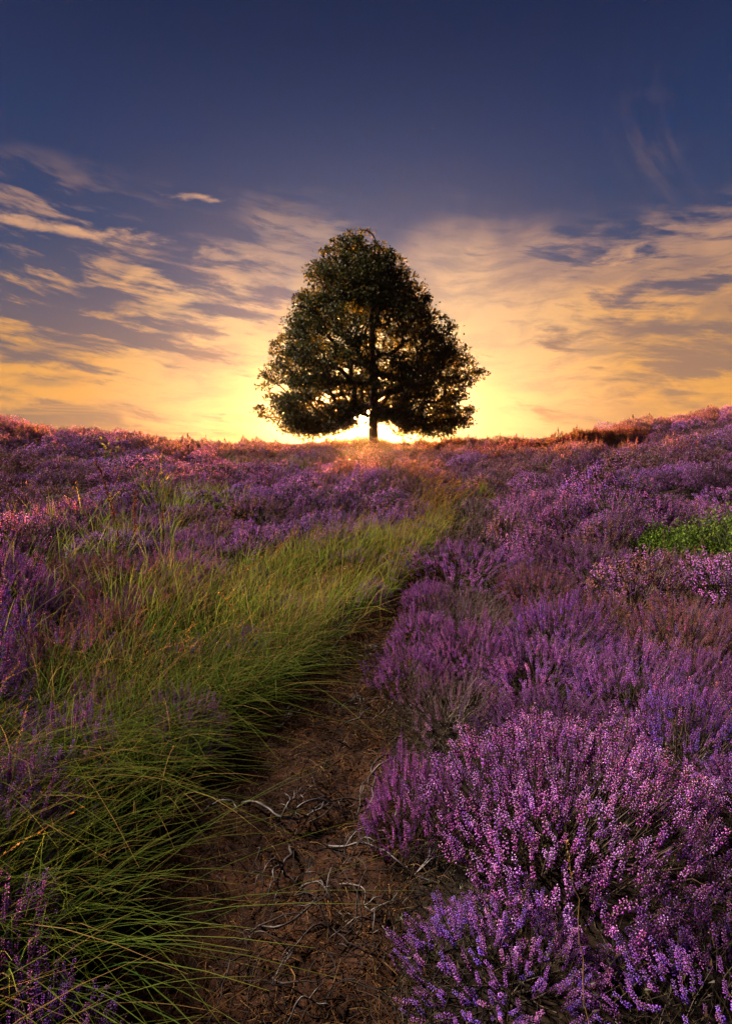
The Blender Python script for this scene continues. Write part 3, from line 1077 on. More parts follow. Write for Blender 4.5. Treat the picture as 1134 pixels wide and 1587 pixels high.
    me.attributes.new('rot', 'FLOAT_VECTOR', 'POINT').data.foreach_set('vector', rot.ravel())
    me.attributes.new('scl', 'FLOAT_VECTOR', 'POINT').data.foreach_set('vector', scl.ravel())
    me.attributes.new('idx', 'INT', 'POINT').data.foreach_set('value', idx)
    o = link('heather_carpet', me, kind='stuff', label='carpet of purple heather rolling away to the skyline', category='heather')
    ng = bpy.data.node_groups.new('heather_carpet', 'GeometryNodeTree')
    ng.interface.new_socket('Geometry', in_out='INPUT', socket_type='NodeSocketGeometry')
    ng.interface.new_socket('Geometry', in_out='OUTPUT', socket_type='NodeSocketGeometry')
    gi = ng.nodes.new('NodeGroupInput')
    go = ng.nodes.new('NodeGroupOutput')
    ci = ng.nodes.new('GeometryNodeCollectionInfo')
    ci.inputs['Collection'].default_value = src
    ci.inputs['Separate Children'].default_value = True
    ci.inputs['Reset Children'].default_value = True
    ip = ng.nodes.new('GeometryNodeInstanceOnPoints')
    ip.inputs['Pick Instance'].default_value = True

    def attr(nm, tp):
        a = ng.nodes.new('GeometryNodeInputNamedAttribute')
        a.data_type = tp
        a.inputs['Name'].default_value = nm
        return next(s for s in a.outputs if s.enabled and s.name == 'Attribute')
    e2r = ng.nodes.new('FunctionNodeEulerToRotation')
    ng.links.new(attr('rot', 'FLOAT_VECTOR'), e2r.inputs[0])
    ng.links.new(gi.outputs[0], ip.inputs['Points'])
    ng.links.new(ci.outputs[0], ip.inputs['Instance'])
    ng.links.new(attr('idx', 'INT'), ip.inputs['Instance Index'])
    ng.links.new(e2r.outputs[0], ip.inputs['Rotation'])
    ng.links.new(attr('scl', 'FLOAT_VECTOR'), ip.inputs['Scale'])
    ng.links.new(ip.outputs[0], go.inputs[0])
    md = o.modifiers.new('carpet', 'NODES')
    md.node_group = ng
    print('bushes', len(pts), 'rest', len(rest))


build_heather()

# ---------------------------------------------------------------- long grass
def in_poly(x, y, poly):
    return np.array([inside(a, b, poly) for a, b in zip(x, y)])


def grass_geo(geo, r_, cx, cy, per, spread, length, lean, width, cols, m=6, droop=(0.5, 1.35)):
    """tussocks of arching blades; lean is the common wind direction"""
    n = len(cx) * per
    ti = np.repeat(np.arange(len(cx)), per)
    off = r_.normal(0, spread, (n, 2))
    x = cx[ti] + off[:, 0]
    y = cy[ti] + off[:, 1]
    keep = path_dist(x, y) > -0.02 - 0.05 * r_.random(n)
    x, y, off, ti = x[keep], y[keep], off[keep], ti[keep]
    n = len(x)
    z = land(x, y) - 0.01
    dist = np.hypot(x, y)
    tl = r_.uniform(0.72, 1.2, len(cx))[ti]
    L = length * tl * r_.uniform(0.55, 1.15, n)
    ln = off / spread * 0.42 + np.array(lean)[None] + r_.normal(0, 0.28, (n, 2)) + r_.normal(0, 0.18, (len(cx), 2))[ti]
    c = r_.uniform(droop[0], droop[1], n)
    t = np.linspace(0, 1, m)[None, :]
    up = (t - 0.46 * c[:, None] * t ** 2) * L[:, None]
    ho = (0.16 * t + 0.66 * c[:, None] * t ** 2) * L[:, None]
    P = np.stack([x[:, None] + ho * ln[:, :1], y[:, None] + ho * ln[:, 1:], z[:, None] + up], -1)
    P[..., 2] = np.maximum(P[..., 2], land(P[..., 0], P[..., 1]) + 0.01)
    w = width * r_.uniform(0.6, 1.25, n) * np.clip(dist / 3.2, 0.75, 2.4)
    W = w[:, None] * (1 - t ** 2.2) * 0.5 + 0.0003
    sd = np.stack([-ln[:, 1], ln[:, 0], np.zeros(n)], -1) + r_.normal(0, 0.35, (n, 3))
    V, F = blades(P, W, norm(sd))
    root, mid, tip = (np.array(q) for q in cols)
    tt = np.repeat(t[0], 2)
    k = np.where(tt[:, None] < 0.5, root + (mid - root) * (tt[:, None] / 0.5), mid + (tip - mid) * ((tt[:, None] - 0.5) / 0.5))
    dry = (r_.random(n) < np.clip(0.08 + 0.5 * r_.random(len(cx)) ** 3, 0, 1)[ti])[:, None, None]
    C = k[None] * r_.uniform(0.6, 1.35, (n, 1, 1)) * r_.uniform(0.8, 1.2, len(cx))[ti][:, None, None]
    C = np.where(dry, np.array([0.24, 0.16, 0.055])[None, None] * r_.uniform(0.5, 1.2, (n, 1, 1)), C)
    geo.add(V, F, C.reshape(-1, 3))


def stalk_geo(geo, r_, x, y, length, lean, cols, spikelets=26, rad=0.0011, droop=(0.3, 1.0)):
    n = len(x)
    z = land(x, y)
    L = length * r_.uniform(0.7, 1.25, n)
    ln = np.array(lean)[None] + r_.normal(0, 0.35, (n, 2))
    c = r_.uniform(droop[0], droop[1], n)
    t = np.linspace(0, 1, 8)[None, :]
    up = (t - 0.40 * c[:, None] * t ** 2) * L[:, None]
    ho = (0.14 * t + 0.60 * c[:, None] * t ** 2.3) * L[:, None]
    P = np.stack([x[:, None] + ho * ln[:, :1], y[:, None] + ho * ln[:, 1:], z[:, None] + up], -1)
    dist = np.clip(np.hypot(x, y) / 3.5, 0.8, 2.2)
    V, F = tubes(P, rad * dist[:, None] * (1 - 0.6 * t), 3)
    col = np.array(cols[0]) * r_.uniform(0.6, 1.3, (n, 1))
    geo.add(V, F, np.repeat(col, 24, axis=0))
    if spikelets:
        q = r_.uniform(0.58, 1.0, (n, spikelets))
        s = q * 7
        i0 = np.clip(s.astype(int), 0, 6)
        fr = (s - i0)[..., None]
        rows = np.arange(n)[:, None]
        p = P[rows, i0] * (1 - fr) + P[rows, i0 + 1] * fr
        dr = norm(P[rows, i0 + 1] - P[rows, i0] + r_.normal(0, 0.35, p.shape) * 0.06)
        ln_ = (r_.uniform(0.006, 0.012, (n, spikelets)) * dist[:, None])[..., None]
        sd = norm(np.cross(dr, r_.normal(size=dr.shape)))
        p = p + sd * 0.002
        V = np.stack([p, p + dr * ln_ * 0.5 + sd * ln_ * 0.15, p + dr * ln_, p + dr * ln_ * 0.5 - sd * ln_ * 0.12], 2).reshape(-1, 3)
        i4 = np.arange(n * spikelets)[:, None] * 4
        F = np.concatenate([i4 + np.array([[0, 1, 2]]), i4 + np.array([[0, 2, 3]])])
        col = np.array(cols[1]) * r_.uniform(0.55, 1.35, (n * spikelets, 1))
        geo.add(V, F, np.repeat(col, 4, axis=0))


def build_grass():
    r_ = np.random.default_rng(77)
    g = Geo()
    # tussock centres inside the bank, closer together near the camera
    cx, cy = [], []
    for _ in range(9000):
        y = 0.45 + 9.0 * r_.random() ** 0.8
        x = r_.uniform(-2.6, 1.4)
        if not inside(x + 0.5 * float(vnoise(x * 1.3, y * 1.3, 71)), y, GRASS) or float(path_dist(x, y)) < 0.0:
            continue
        md = 0.15 if y < 4 else 0.20
        if cx and np.min((np.array(cx) - x) ** 2 + (np.array(cy) - y) ** 2) < md * md:
            continue
        cx.append(x)
        cy.append(y)
    cx, cy = np.array(cx), np.array(cy)
    near = np.hypot(cx, cy) < 3.6
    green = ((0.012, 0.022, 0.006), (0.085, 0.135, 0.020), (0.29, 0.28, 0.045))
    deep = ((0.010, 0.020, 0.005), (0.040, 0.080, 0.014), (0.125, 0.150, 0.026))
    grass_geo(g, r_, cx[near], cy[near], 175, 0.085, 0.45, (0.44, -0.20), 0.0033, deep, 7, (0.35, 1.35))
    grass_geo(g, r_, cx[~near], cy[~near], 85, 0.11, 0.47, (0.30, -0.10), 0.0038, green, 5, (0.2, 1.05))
    # thin scatter among the heather on the left and tufts further off
    x = r_.uniform(-3.6, -1.6, 170)
    y = r_.uniform(1.2, 6.5, 170)
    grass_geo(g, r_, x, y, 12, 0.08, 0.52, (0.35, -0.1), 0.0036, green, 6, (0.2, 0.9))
    for (tx, ty, sp, nt) in ((-3.4, 15.5, 0.9, 22), (-1.6, 18.0, 1.0, 16), (7.0, 12.0, 0.35, 6), (9.3, 13.5, 0.6, 8), (1.8, 9.9, 0.3, 6), (4.9, 14.5, 0.5, 6), (-2.6, 8.6, 0.7, 14), (0.9, 10.2, 0.5, 10)):
        grass_geo(g, r_, tx + r_.normal(0, sp, nt), ty + r_.normal(0, sp, nt), 60, 0.13, 0.55, (0.2, -0.1), 0.0045, green, 4, (0.2, 0.8))
    print('grass tris', sum(len(f) for f in g.f))
    link('grass', g.mesh('grass', M_GRASS), kind='stuff', label='long arching green grass along the left side of the path', category='grass')
    # golden flowering stems over the grass
    g = Geo()
    pick = r_.integers(0, len(cx), 420)
    pick = pick[(np.hypot(cx[pick], cy[pick]) > 2.6) | ((r_.random(420) < 0.30) & (cx[pick] < -0.9))]
    x = cx[pick] + r_.normal(0, 0.1, len(pick))
    y = cy[pick] + r_.normal(0, 0.1, len(pick))
    gold = ((0.25, 0.165, 0.058), (0.27, 0.16, 0.055))
    stalk_geo(g, r_, x, y, 0.62, (0.62, -0.1), gold, 44)
    x = r_.uniform(-4.5, 1.0, 260)
    y = r_.uniform(5.0, 11.0, 260)
    stalk_geo(g, r_, x, y, 0.62, (0.25, 0.0), gold, 16)
    x = 0.95 + r_.normal(0, 0.28, 120)
    y = 8.6 + r_.normal(0, 0.7, 120)
    stalk_geo(g, r_, x, y, 0.75, (0.6, -0.1), ((0.30, 0.17, 0.04), (0.34, 0.17, 0.04)), 22, 0.0014)
    link('seed_stems', g.mesh('seed_stems', M_STRAW), kind='stuff', label='golden seeding grass stems nodding over the green grass', category='grass')
    # pale dry grass along the skyline and through the heather
    g = Geo()
    n = 900
    az = r_.uniform(-0.62, 0.62, n)
    d = np.where(az < -0.2, r_.uniform(9, 17, n), r_.uniform(15, 28, n))
    stalk_geo(g, r_, np.tan(az) * d, d, 0.60, (0.15, 0.0), ((0.26, 0.18, 0.09), (0.30, 0.19, 0.10)), 6, 0.0012)
    x = r_.normal(-0.4, 2.2, 2600)  # orange stems before the tree: low-sun glow put into the grass colour
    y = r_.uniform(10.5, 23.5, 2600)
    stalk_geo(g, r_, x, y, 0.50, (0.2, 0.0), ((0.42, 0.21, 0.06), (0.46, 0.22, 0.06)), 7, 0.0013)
    n = 140
    x = r_.uniform(0.2, 3.0, n)
    y = r_.uniform(1.3, 5.5, n)
    ok = path_dist(x, y) > 0.05
    stalk_geo(g, r_, x[ok], y[ok], 0.50, (0.1, 0.0), ((0.24, 0.17, 0.08), (0.30, 0.20, 0.10)), 5, 0.0009)
    link('dry_and_glow_grass', g.mesh('dry_and_glow_grass', M_STRAW), kind='stuff', label='thin dry grass stems through heather to the skyline, coloured orange for sun glow before the tree', category='grass')


build_grass()


# ---------------------------------------------------------------- litter on the path
def build_litter():
    r_ = np.random.default_rng(31)
    g = Geo()
    n = 14000
    y = 0.75 + 8.5 * r_.random(n) ** 2.1
    l, r = path_edges(y)
    x = l - 0.08 + (r - l + 0.22) * r_.random(n)
    L = r_.uniform(0.03, 0.17, n) * np.clip(y / 3, 0.7, 1.4)
    a = r_.uniform(0, 6.28, n)
    bend = r_.normal(0, 0.6, n)
    t = np.linspace(0, 1, 4)[None]
    ang = a[:, None] + bend[:, None] * t
    dx = np.cumsum(np.cos(ang), 1) / 4 * L[:, None]
    dy = np.cumsum(np.sin(ang), 1) / 4 * L[:, None]
    X = x[:, None] + dx
    Y = y[:, None] + dy
    arch = np.sin(t * math.pi) * (L * r_.uniform(0.0, 0.25, n))[:, None]
    Z = path_z(X, Y) + 0.004 + arch + (0.02 * r_.random(n) ** 2)[:, None]
    rad = (r_.uniform(0.0006, 0.0016, n) * np.clip(y / 2.2, 0.8, 2.2))[:, None] * (1 - 0.5 * t)
    V, F = tubes(np.stack([X, Y, Z], -1), rad, 3)
    pal = np.array([(0.17, 0.080, 0.034), (0.11, 0.048, 0.020), (0.060, 0.028, 0.016), (0.10, 0.070, 0.056), (0.25, 0.15, 0.065)])
    c = pal[r_.integers(0, 5, n)] * r_.uniform(0.5, 1.2, (n, 1))
    g.add(V, F, np.repeat(c, 12, axis=0))
    # fine tangled twigs, thickest along the right-hand edge
    n = 900
    y = 1.0 + 5.5 * r_.random(n) ** 1.6
    l, r = path_edges(y)
    x = l + (r - l) * np.clip(r_.normal(0.85, 0.32, n), -0.05, 1.45)
    L = r_.uniform(0.08, 0.30, n)
    a = r_.uniform(0, 6.28, n)
    ang = a[:, None] + np.cumsum(r_.normal(0, 0.38, (n, 9)), 1)
    X = x[:, None] + np.cumsum(np.cos(ang), 1) / 9 * L[:, None]
    Y = y[:, None] + np.cumsum(np.sin(ang), 1) / 9 * L[:, None]
    tt = np.linspace(0, 1, 9)[None]
    Z = np.where(path_dist(X, Y) < 0.05, path_z(X, Y), land(X, Y)) + 0.008 + np.sin(tt * math.pi * 0.8) * (L * r_.uniform(0.0, 0.35, n))[:, None]
    V, F = tubes(np.stack([X, Y, Z], -1), r_.uniform(0.0012, 0.0032, n)[:, None] * (1 - 0.65 * tt), 4)
    pal = np.array([(0.060, 0.050, 0.048), (0.045, 0.030, 0.022), (0.070, 0.058, 0.054), (0.026, 0.018, 0.014)])
    c = pal[r_.integers(0, 4, n)] * r_.uniform(0.5, 1.2, (n, 1))
    g.add(V, F, np.repeat(c, 36, axis=0))
    # crumbs of bark and dead leaves
    n = 9000
    y = 0.75 + 8.0 * r_.random(n) ** 1.8
    l, r = path_edges(y)
    x = l - 0.1 + (r - l + 0.25) * r_.random(n)
    p = np.stack([x, y, path_z(x, y) + 0.004], -1)
    s = (r_.uniform(0.003, 0.011, n) * np.clip(y / 2.4, 0.8, 2.0))[:, None]
    d1 = norm(r_.normal(size=(n, 3)) * np.array([1, 1, 0.4])) * s
    d2 = norm(r_.normal(size=(n, 3)) * np.array([1, 1, 0.4])) * s * 0.7
    up = np.array([0, 0, 1.0]) * s * 0.45
    V = np.stack([p - d1, p + d2, p + d1, p - d2, p + up], 1).reshape(-1, 3)
    i5 = np.arange(n)[:, None] * 5
    F = np.concatenate([i5 + np.array([q]) for q in ((0, 1, 4), (1, 2, 4), (2, 3, 4), (3, 0, 4))])
    pal = np.array([(0.10, 0.05, 0.022), (0.06, 0.035, 0.02), (0.14, 0.075, 0.03), (0.035, 0.025, 0.018)])
    c = pal[r_.integers(0, 4, n)] * r_.uniform(0.5, 1.3, (n, 1))
    g.add(V, F, np.repeat(c, 5, axis=0))
    link('path_litter', g.mesh('path_litter', M_STRAW), kind='stuff', label='straw, bark crumbs and dead bits littering the path', category='litter')


build_litter()


# ---------------------------------------------------------------- dark undergrowth between the bushes
def build_undergrowth():
    r_ = np.random.default_rng(57)
    g = Geo()
    n = 15000
    y = 0.8 + 8.0 * r_.random(n) ** 1.25
    x = r_.uniform(-1, 1, n) * (0.7 * y + 0.6)
    l, r = path_edges(y)
    keep = (path_dist(x, y) > 0.0) & ((x > r) | (x < -1.5) | (r_.random(n) < 0.3))
    x, y = x[keep], y[keep]
    n = len(x)
    L = r_.uniform(0.06, 0.22, n)
    d = norm(np.stack([r_.normal(0, 0.5, n), r_.normal(0, 0.5, n), np.ones(n)], -1))
    side = norm(r_.normal(size=(n, 3)) * np.array([1, 1, 0.2]))
    t = np.linspace(0, 1, 4)[None, :, None]
    p0 = np.stack([x, y, land(x, y) - 0.01], -1)
    P = p0[:, None] + d[:, None] * L[:, None, None] * t + side[:, None] * L[:, None, None] * 0.25 * t ** 2
    V, F = tubes(P, np.array([[0.0016, 0.0014, 0.0011, 0.0006]]) * np.clip(y / 2.5, 0.8, 2.5)[:, None], 3)
    c = np.array([0.055, 0.038, 0.026]) * r_.uniform(0.4, 1.8, (n, 1))
    g.add(V, F, np.repeat(c, 12, axis=0))
    k = 5
    q = r_.uniform(0.3, 1.0, (n, k))[..., None]
    pp = p0[:, None] + d[:, None] * L[:, None, None] * q + side[:, None] * L[:, None, None] * 0.25 * q ** 2
    o = norm(r_.normal(size=(n, k, 3)) + np.array([0, 0, 0.5]))
    w = norm(np.cross(o, r_.normal(size=(n, k, 3))))
    s_ = (r_.uniform(0.010, 0.022, (n, k)) * np.clip(y / 3, 0.8, 2.0)[:, None])[..., None]
    V = np.stack([pp - w * s_ * 0.16, pp + w * s_ * 0.16, pp + o * s_], 2).reshape(-1, 3)
    F = np.arange(n * k * 3).reshape(-1, 3)
    pal = np.array([(0.045, 0.042, 0.016), (0.075, 0.045, 0.020), (0.035, 0.040, 0.015)])
    c = pal[r_.integers(0, 3, n * k)] * r_.uniform(0.5, 1.5, (n * k, 1))
    g.add(V, F, np.repeat(c, 3, axis=0))
    link('undergrowth', g.mesh('undergrowth', M_SHOOT), kind='stuff', label='dark low twigs and dead shoots filling gaps between heather bushes', category='undergrowth')


build_undergrowth()


def wander(r_, p0, a, L, m, rough, lift, zf):
    """points of a crooked branch that lies on the ground"""
    pts = []
    x, y = p0
    aa = a
    for i in range(m):
        t = i / (m - 1)
        z = zf(x, y) + lift * math.sin(t * math.pi * r_.uniform(0.8, 1.2)) + 0.006
        pts.append((x, y, z))
        aa += r_.normal(0, rough)
        x += math.cos(aa) * L / (m - 1)
        y += math.sin(aa) * L / (m - 1)
    return np.array(pts)


# x, y, direction (degrees), length, thickness, forks, label
BRANCH = [
    (-0.46, 1.98, -32, 0.36, 0.0095, 3, 'thick grey crooked heather branch lying across the middle of the path'),
    (-0.26, 1.80, -80, 0.30, 0.0085, 3, 'dark crooked branch forking downward from the thick grey one'),
    (-0.60, 1.93, 25, 0.20, 0.0075, 1, 'short pale grey broken stick at the left side of the path'),
    (-0.13, 1.80, -65, 0.42, 0.0070, 4, 'long thin grey branch curving along the right of the path'),
    (0.00, 2.02, 210, 0.34, 0.0065, 3, 'grey forked twig reaching out of the shaded heather onto path'),
    (0.10, 2.32, 228, 0.42, 0.0100, 2, 'dark upright branch stub at the foot of the half-dead heather'),
    (-0.08, 1.60, -40, 0.30, 0.0060, 4, 'tangled grey heather roots beside the magenta sprigs'),
    (-0.02, 1.42, 175, 0.30, 0.0055, 3, 'thin root creeping left near the bottom of the path'),
    (-0.30, 1.46, -10, 0.34, 0.0055, 2, 'thin brown twig lying crosswise on the lower path'),
    (-0.25, 1.18, 20, 0.36, 0.0070, 3, 'grey twig at the bottom edge of the path'),
    (0.08, 2.85, 190, 0.30, 0.0070, 3, 'weathered twig where the path meets the brown heather'),
    (0.22, 3.55, 170, 0.34, 0.0085, 3, 'pale fallen branch on the right edge of the path bend'),
    (0.42, 4.55, 200, 0.36, 0.0090, 3, 'grey branch lying where the path narrows'),
    (0.66, 5.05, 120, 0.34, 0.0085, 2, 'white-grey dead twigs by the far path edge'),
    (-0.44, 2.62, -20, 0.22, 0.0055, 2, 'slender stick on the path below the overhanging grass'),
    (-0.10, 2.60, 35, 0.26, 0.0055, 2, 'slender straw-coloured stick in the middle of the upper path'),
]


def build_branches():
    r_ = np.random.default_rng(91)
    for (x, y, a, L, th, forks, lab) in BRANCH:
        th *= 0.68
        g = Geo()
        m = 12
        main = wander(r_, (x, y), math.radians(a), L, m, 0.42, 0.035, lambda q, w: float(path_z(q, w)) if path_dist(q, w) < 0.05 else lz(q, w) + 0.01)
        base = np.array([0.040, 0.034, 0.034]) if r_.random() < 0.55 else np.array([0.028, 0.020, 0.016])

        def put(P, r0, r1):
            n = len(P)
            # finer resampling so bends read as bends
            tq = np.linspace(0, n - 1, n * 2)
            Q = np.stack([np.interp(tq, np.arange(n), P[:, i]) for i in range(3)], -1)
            R = np.linspace(r0, r1, len(Q)) * (1 + 0.22 * r_.normal(size=len(Q)).clip(-1, 1.5))
            V, F = tubes(Q[None], R[None], 6)
            c = np.repeat(base * r_.uniform(0.6, 1.35, (len(Q), 1)), 6, axis=0)
            g.add(V, F, c)
        off = np.array([x, y, lz(x, y)])
        put(main - off, th, th * 0.4)
        parts = []
        for f in range(forks):
            i = int(r_.integers(2, m - 2))
            dirm = main[i + 1] - main[i]
            aa = math.atan2(dirm[1], dirm[0]) + r_.choice([-1, 1]) * r_.uniform(0.4, 1.0)
            br = wander(r_, (main[i][0], main[i][1]), aa, L * r_.uniform(0.3, 0.65), 8, 0.35, 0.05, lambda q, w: float(path_z(q, w)) if path_dist(q, w) < 0.05 else lz(q, w) + 0.01)
            br[:, 2] += (main[i][2] - br[0, 2]) * np.linspace(1, 0, 8)
            put(br - off, th * 0.6, th * 0.2)
            for k2 in range(2):
                j = int(r_.integers(2, 6))
                tw = wander(r_, (br[j][0], br[j][1]), aa + r_.normal(0, 0.9), L * 0.22, 6, 0.35, 0.03, lambda q, w: float(path_z(q, w)) if path_dist(q, w) < 0.05 else lz(q, w) + 0.01)
                tw[:, 2] += (br[j][2] - tw[0, 2]) * np.linspace(1, 0.2, 6)
                put(tw - off, th * 0.3, th * 0.12)
        link('dead_branch', g.mesh('dead_branch', M_TWIG, True), loc=tuple(off), label=lab, category='branch', group='dead heather branches on the path')


build_branches()


# ---------------------------------------------------------------- leafy shrubs
def leafy(r_, R, H, shoots, per, leaf, cols, stemc, spread=0.5, gap=0.25):
    """leaf and stem geometry of a shrub with oval leaves"""
    gl, gs = Geo(), Geo()
    i = np.arange(shoots) + 0.5
    ph = i * 2.39996
    cz = np.clip(1 - i / shoots, 0.03, 1)
    st = np.sqrt(1 - cz ** 2)
    D = np.stack([np.cos(ph) * st, np.sin(ph) * st, cz], -1)
    lump = 1 + 0.7 * vnoise(D[:, 0] * 3, D[:, 1] * 3, int(R * 97)) + 0.3 * vnoise(D[:, 0] * 8, D[:, 1] * 8, int(R * 97)) - gap * r_.random(shoots)
    tip = D * np.array([R, R, H]) * lump[:, None]
    dr = norm(D * spread + np.array([0, 0, 0.8]) + r_.normal(0, 0.15, (shoots, 3)))
    ln = 0.30 * H * r_.uniform(0.7, 1.2, shoots)
    b = tip - dr * ln[:, None]
    root = np.concatenate([r_.normal(0, 0.2 * R, (shoots, 2)), np.full((shoots, 1), -0.04)], 1)
    q = np.linspace(0, 1, 5)[None, :, None]
    P = root[:, None] * (1 - q) ** 2 + 2 * q * (1 - q) * (b * np.array([0.8, 0.8, 0.6]))[:, None] + q ** 2 * tip[:, None]
    V, F = tubes(P, np.linspace(0.004, 0.001, 5)[None] * np.ones((shoots, 1)), 3)
    gs.add(V, F, stemc)
    n = shoots * per
    t = r_.uniform(-0.4, 1.05, (shoots, per))
    p = (b[:, None] + dr[:, None] * (ln[:, None] * t)[..., None]).reshape(-1, 3)
    out = norm(r_.normal(size=(n, 3)) + np.repeat(dr, per, axis=0) * 0.7)
    si = norm(np.cross(out, r_.normal(size=(n, 3)) * 0.4 + np.array([0, 0, 1])))
    nn = np.cross(si, out)
    l = (leaf * r_.uniform(0.6, 1.2, n))[:, None]
    v = [p, p + out * l * 0.35 + si * l * 0.28 + nn * l * 0.05, p + out * l * 0.75 + si * l * 0.22 + nn * l * 0.05, p + out * l,
         p + out * l * 0.75 - si * l * 0.22 + nn * l * 0.05, p + out * l * 0.35 - si * l * 0.28 + nn * l * 0.05]
    V = np.stack(v, 1).reshape(-1, 3)
    i6 = np.arange(n)[:, None] * 6
    F = np.concatenate([i6 + np.array([f]) for f in ((0, 1, 5), (1, 2, 5), (2, 4, 5), (2, 3, 4))])
    ca, cb = np.array(cols[0]), np.array(cols[1])
    c = ca + (cb - ca) * np.clip(t.reshape(-1, 1) * 0.8 + r_.normal(0, 0.25, (n, 1)), 0, 1)
    c = c * r_.uniform(0.7, 1.25, (n, 1))
    gl.add(V, F, np.repeat(c, 6, axis=0))
    return gl, gs


def shrub(name, x, y, geos, label, cat, group=None, mat=None):
    root = link(name, None, loc=(x, y, lz(x, y) - 0.02), label=label, category=cat)
    if group:
        root['group'] = group
    link('leaves', geos[0].mesh(name + '_leaves', mat or M_BILB), root)['kind'] = 'stuff'
    link('stems', geos[1].mesh(name + '_stems', M_WOOD), root)['kind'] = 'stuff'
    return root


def build_shrubs():
    r_ = np.random.default_rng(17)
    green = ((0.040, 0.085, 0.014), (0.18, 0.27, 0.04))
    labs = ['bright green bilberry bush at the right edge among purple heather', 'low green bilberry tongue reaching left from the main patch',
            'green bilberry bush behind the main patch at the right edge', 'darker green bilberry in front of the main patch at right edge']
    for (x, y, R, H), lab in zip([(3.60, 5.28, 0.60, 0.54), (3.12, 5.70, 0.46, 0.42), (4.05, 5.78, 0.60, 0.56), (3.45, 4.75, 0.46, 0.40)], labs):
        shrub('bilberry_bush', x, y, leafy(r_, R, H, 520, 15, 0.026, green, (0.06, 0.08, 0.02)), lab, 'bilberry', 'bilberry bushes at the right edge')
    # seedling trees
    yel = ((0.045, 0.065, 0.012), (0.10, 0.11, 0.018))
    shrub('tree_seedling', -4.85, 11.0, leafy(r_, 0.30, 0.85, 34, 9, 0.060, yel, (0.05, 0.035, 0.025), 0.9, 0.5), 'small yellow-green tree seedling in the heather on the left hill', 'seedling')
    shrub('tree_seedling', -2.85, 5.75, leafy(r_, 0.10, 0.50, 7, 5, 0.035, green, (0.06, 0.06, 0.03), 0.8, 0.5), 'tiny green seedling in pink heather near the left edge', 'seedling')
    rows = [(13.2, 20.6, 0.45, 0.75, 'olive shrub on the skyline at the right edge'), (12.2, 20.4, 0.30, 0.45, 'low bronze shrub on the right skyline beside the edge shrub'),
            (8.1, 22.4, 0.22, 0.55, 'thin twiggy plant alone on the right skyline'), (10.4, 22.0, 0.20, 0.55, 'feathery dry plant on the skyline right of the twiggy one')]
    for (x, y, R, H, lab) in rows:
        shrub('skyline_shrub', x, y, leafy(r_, R, H, 60, 9, 0.045, ((0.08, 0.085, 0.03), (0.20, 0.16, 0.05)), (0.06, 0.045, 0.03), 0.9, 0.5), lab, 'shrub', 'shrubs along the right skyline')


build_shrubs()


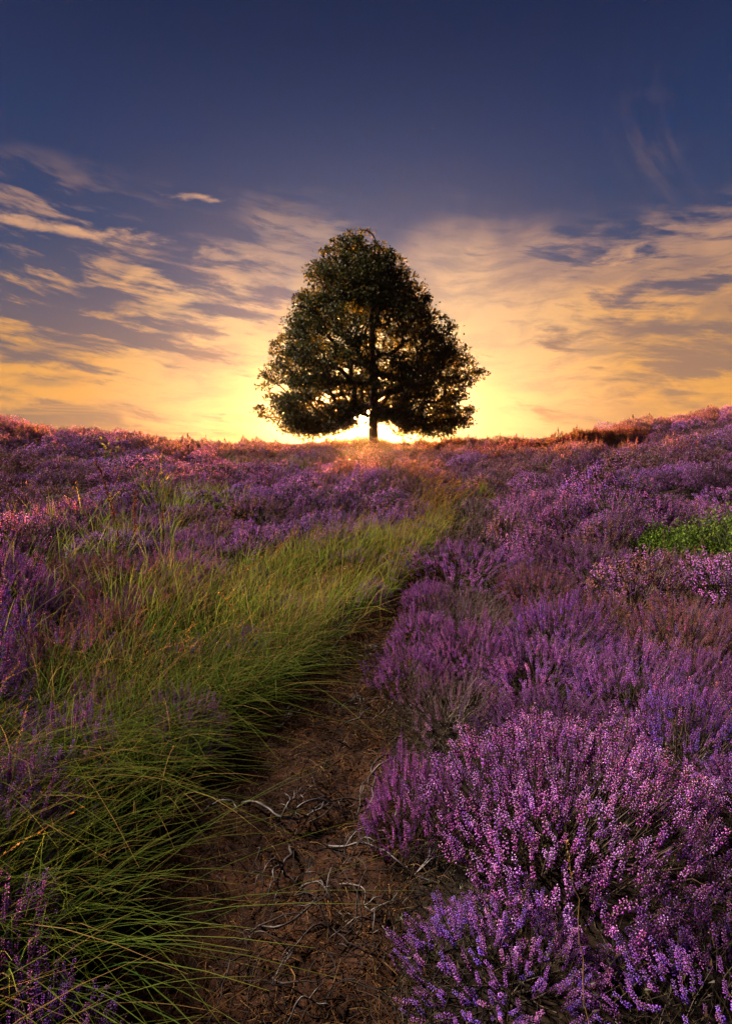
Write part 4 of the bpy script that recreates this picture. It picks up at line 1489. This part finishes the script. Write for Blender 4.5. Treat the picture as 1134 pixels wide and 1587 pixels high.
# ---------------------------------------------------------------- single stalks
def build_stalks():
    r_ = np.random.default_rng(23)

    def stalk(name, pts, r0, r1, colr, heads, label, cat, hsize=0.012, hfrom=0.5, hcol=None):
        pts = np.array(pts, float)
        n = len(pts)
        tq = np.linspace(0, n - 1, 14)
        Q = np.stack([np.interp(tq, np.arange(n), pts[:, i]) for i in range(3)], -1)
        Q[1:-1] += r_.normal(0, 0.003, (12, 3))
        off = np.array([pts[0][0], pts[0][1], pts[0][2]])
        root = link(name, None, loc=tuple(off), label=label, category=cat)
        g = Geo()
        V, F = tubes((Q - off)[None], np.linspace(r0, r1, 14)[None], 5)
        g.add(V, F, np.array(colr))
        link('stem', g.mesh(name + '_stem', M_STRAW, True), root)
        if heads:
            g = Geo()
            t = r_.uniform(hfrom, 1.0, heads) * 13
            i0 = np.clip(t.astype(int), 0, 12)
            fr = (t - i0)[:, None]
            p = Q[i0] * (1 - fr) + Q[i0 + 1] * fr - off
            dr = norm(r_.normal(size=(heads, 3)) + np.array([0, 0, 0.9]))
            s = (hsize * r_.uniform(0.6, 1.3, heads))[:, None]
            sd = norm(np.cross(dr, r_.normal(size=(heads, 3))))
            ot = np.cross(sd, dr)
            V = np.stack([p, p + dr * s * 0.5 + sd * s * 0.25, p + dr * s, p + dr * s * 0.5 - sd * s * 0.25, p + dr * s * 0.5 + ot * s * 0.25], 1).reshape(-1, 3)
            i5 = np.arange(heads)[:, None] * 5
            F = np.concatenate([i5 + np.array([f]) for f in ((0, 1, 4), (1, 2, 4), (2, 3, 4), (3, 0, 4))])
            g.add(V, F, np.repeat(np.array(hcol or colr) * r_.uniform(0.6, 1.3, (heads, 1)), 5, axis=0))
            link('seed_head', g.mesh(name + '_head', M_STRAW), root)['kind'] = 'stuff'

    def up(x, y, H, dx, dy):
        z = lz(x, y)
        return [(x, y, z - 0.02), (x + dx * 0.2, y + dy * 0.2, z + H * 0.4), (x + dx * 0.55, y + dy * 0.55, z + H * 0.75), (x + dx, y + dy, z + H)]
    rust = (0.20, 0.07, 0.025)
    stalk('dock_stalk', up(-2.15, 4.95, 1.02, -0.22, 0.0), 0.0045, 0.002, rust, 170, 'tallest rust-brown dead flower stalk above the grass at left', 'stalk', 0.022, 0.35)
    stalk('dock_stalk', up(-2.02, 4.90, 0.72, 0.03, 0.0), 0.004, 0.002, rust, 110, 'shorter rust-brown stalk right beside the tallest one', 'stalk', 0.02, 0.4)
    stalk('dock_stalk', up(-1.72, 4.75, 0.66, 0.02, 0.0), 0.004, 0.002, (0.14, 0.06, 0.03), 80, 'dark brown stalk at the left corner of the grass', 'stalk', 0.018, 0.4)
    pale = (0.42, 0.34, 0.20)
    stalk('dry_stem', up(-2.45, 5.0, 0.85, -0.12, 0.0), 0.003, 0.001, pale, 0, 'thin pale dead stem leaning among heather at left', 'stem')
    stalk('dry_stem', up(-2.25, 5.05, 0.72, -0.05, 0.0), 0.003, 0.001, pale, 0, 'straight pale dead stem left of the rust-brown stalks', 'stem')
    for q, lab in enumerate(['lowest of three pale stems leaning over the left edge', 'middle of three pale stems leaning over the left edge', 'upper of three pale stems leaning over the left edge']):
        x0, y0 = -1.30 + 0.03 * q, 2.28 + 0.10 * q
        z0 = lz(x0, y0)
        stalk('dry_stem', [(x0, y0, z0), (x0 - 0.12, y0 + 0.02, z0 + 0.28), (x0 - 0.27, y0 + 0.05, z0 + 0.55), (x0 - 0.46, y0 + 0.08, z0 + 0.78)], 0.0022, 0.0009, (0.36, 0.27, 0.15), 16, lab, 'stem', 0.010, 0.75)
    stalk('grass_flower_stem', [(0.46, 1.02, 0.05), (0.455, 1.05, 0.22), (0.43, 1.06, 0.42), (0.40, 1.06, 0.56)], 0.0014, 0.0006, (0.30, 0.19, 0.07), 14,
          'thin golden grass stem with pale spikelets before the dark heather', 'grass stem', 0.008, 0.80, (0.24, 0.19, 0.10))


build_stalks()


# ---------------------------------------------------------------- evening haze
def build_haze():
    x0, x1, y0, y1, z0, z1 = -142.0, 142.0, -60.0, 142.0, -4.6, 11.5
    v = [(x0, y0, z0), (x1, y0, z0), (x1, y1, z0), (x0, y1, z0), (x0, y0, z1), (x1, y0, z1), (x1, y1, z1), (x0, y1, z1)]
    f = [(0, 3, 2, 1), (4, 5, 6, 7), (0, 1, 5, 4), (1, 2, 6, 5), (2, 3, 7, 6), (3, 0, 4, 7)]
    me = bpy.data.meshes.new('haze')
    me.from_pydata(v, [], f)
    m = bpy.data.materials.new('haze')
    m.use_nodes = True
    t = m.node_tree
    t.nodes.clear()
    out = t.nodes.new('ShaderNodeOutputMaterial')
    pv = t.nodes.new('ShaderNodeVolumePrincipled')
    pv.inputs['Color'].default_value = (0.95, 0.93, 0.92, 1)
    pv.inputs['Density'].default_value = 0.00014
    pv.inputs['Anisotropy'].default_value = 0.955
    t.links.new(pv.outputs[0], out.inputs['Volume'])
    me.materials.append(m)
    link('haze', me, kind='stuff', label='thin golden evening haze in the air', category='haze')


build_haze()
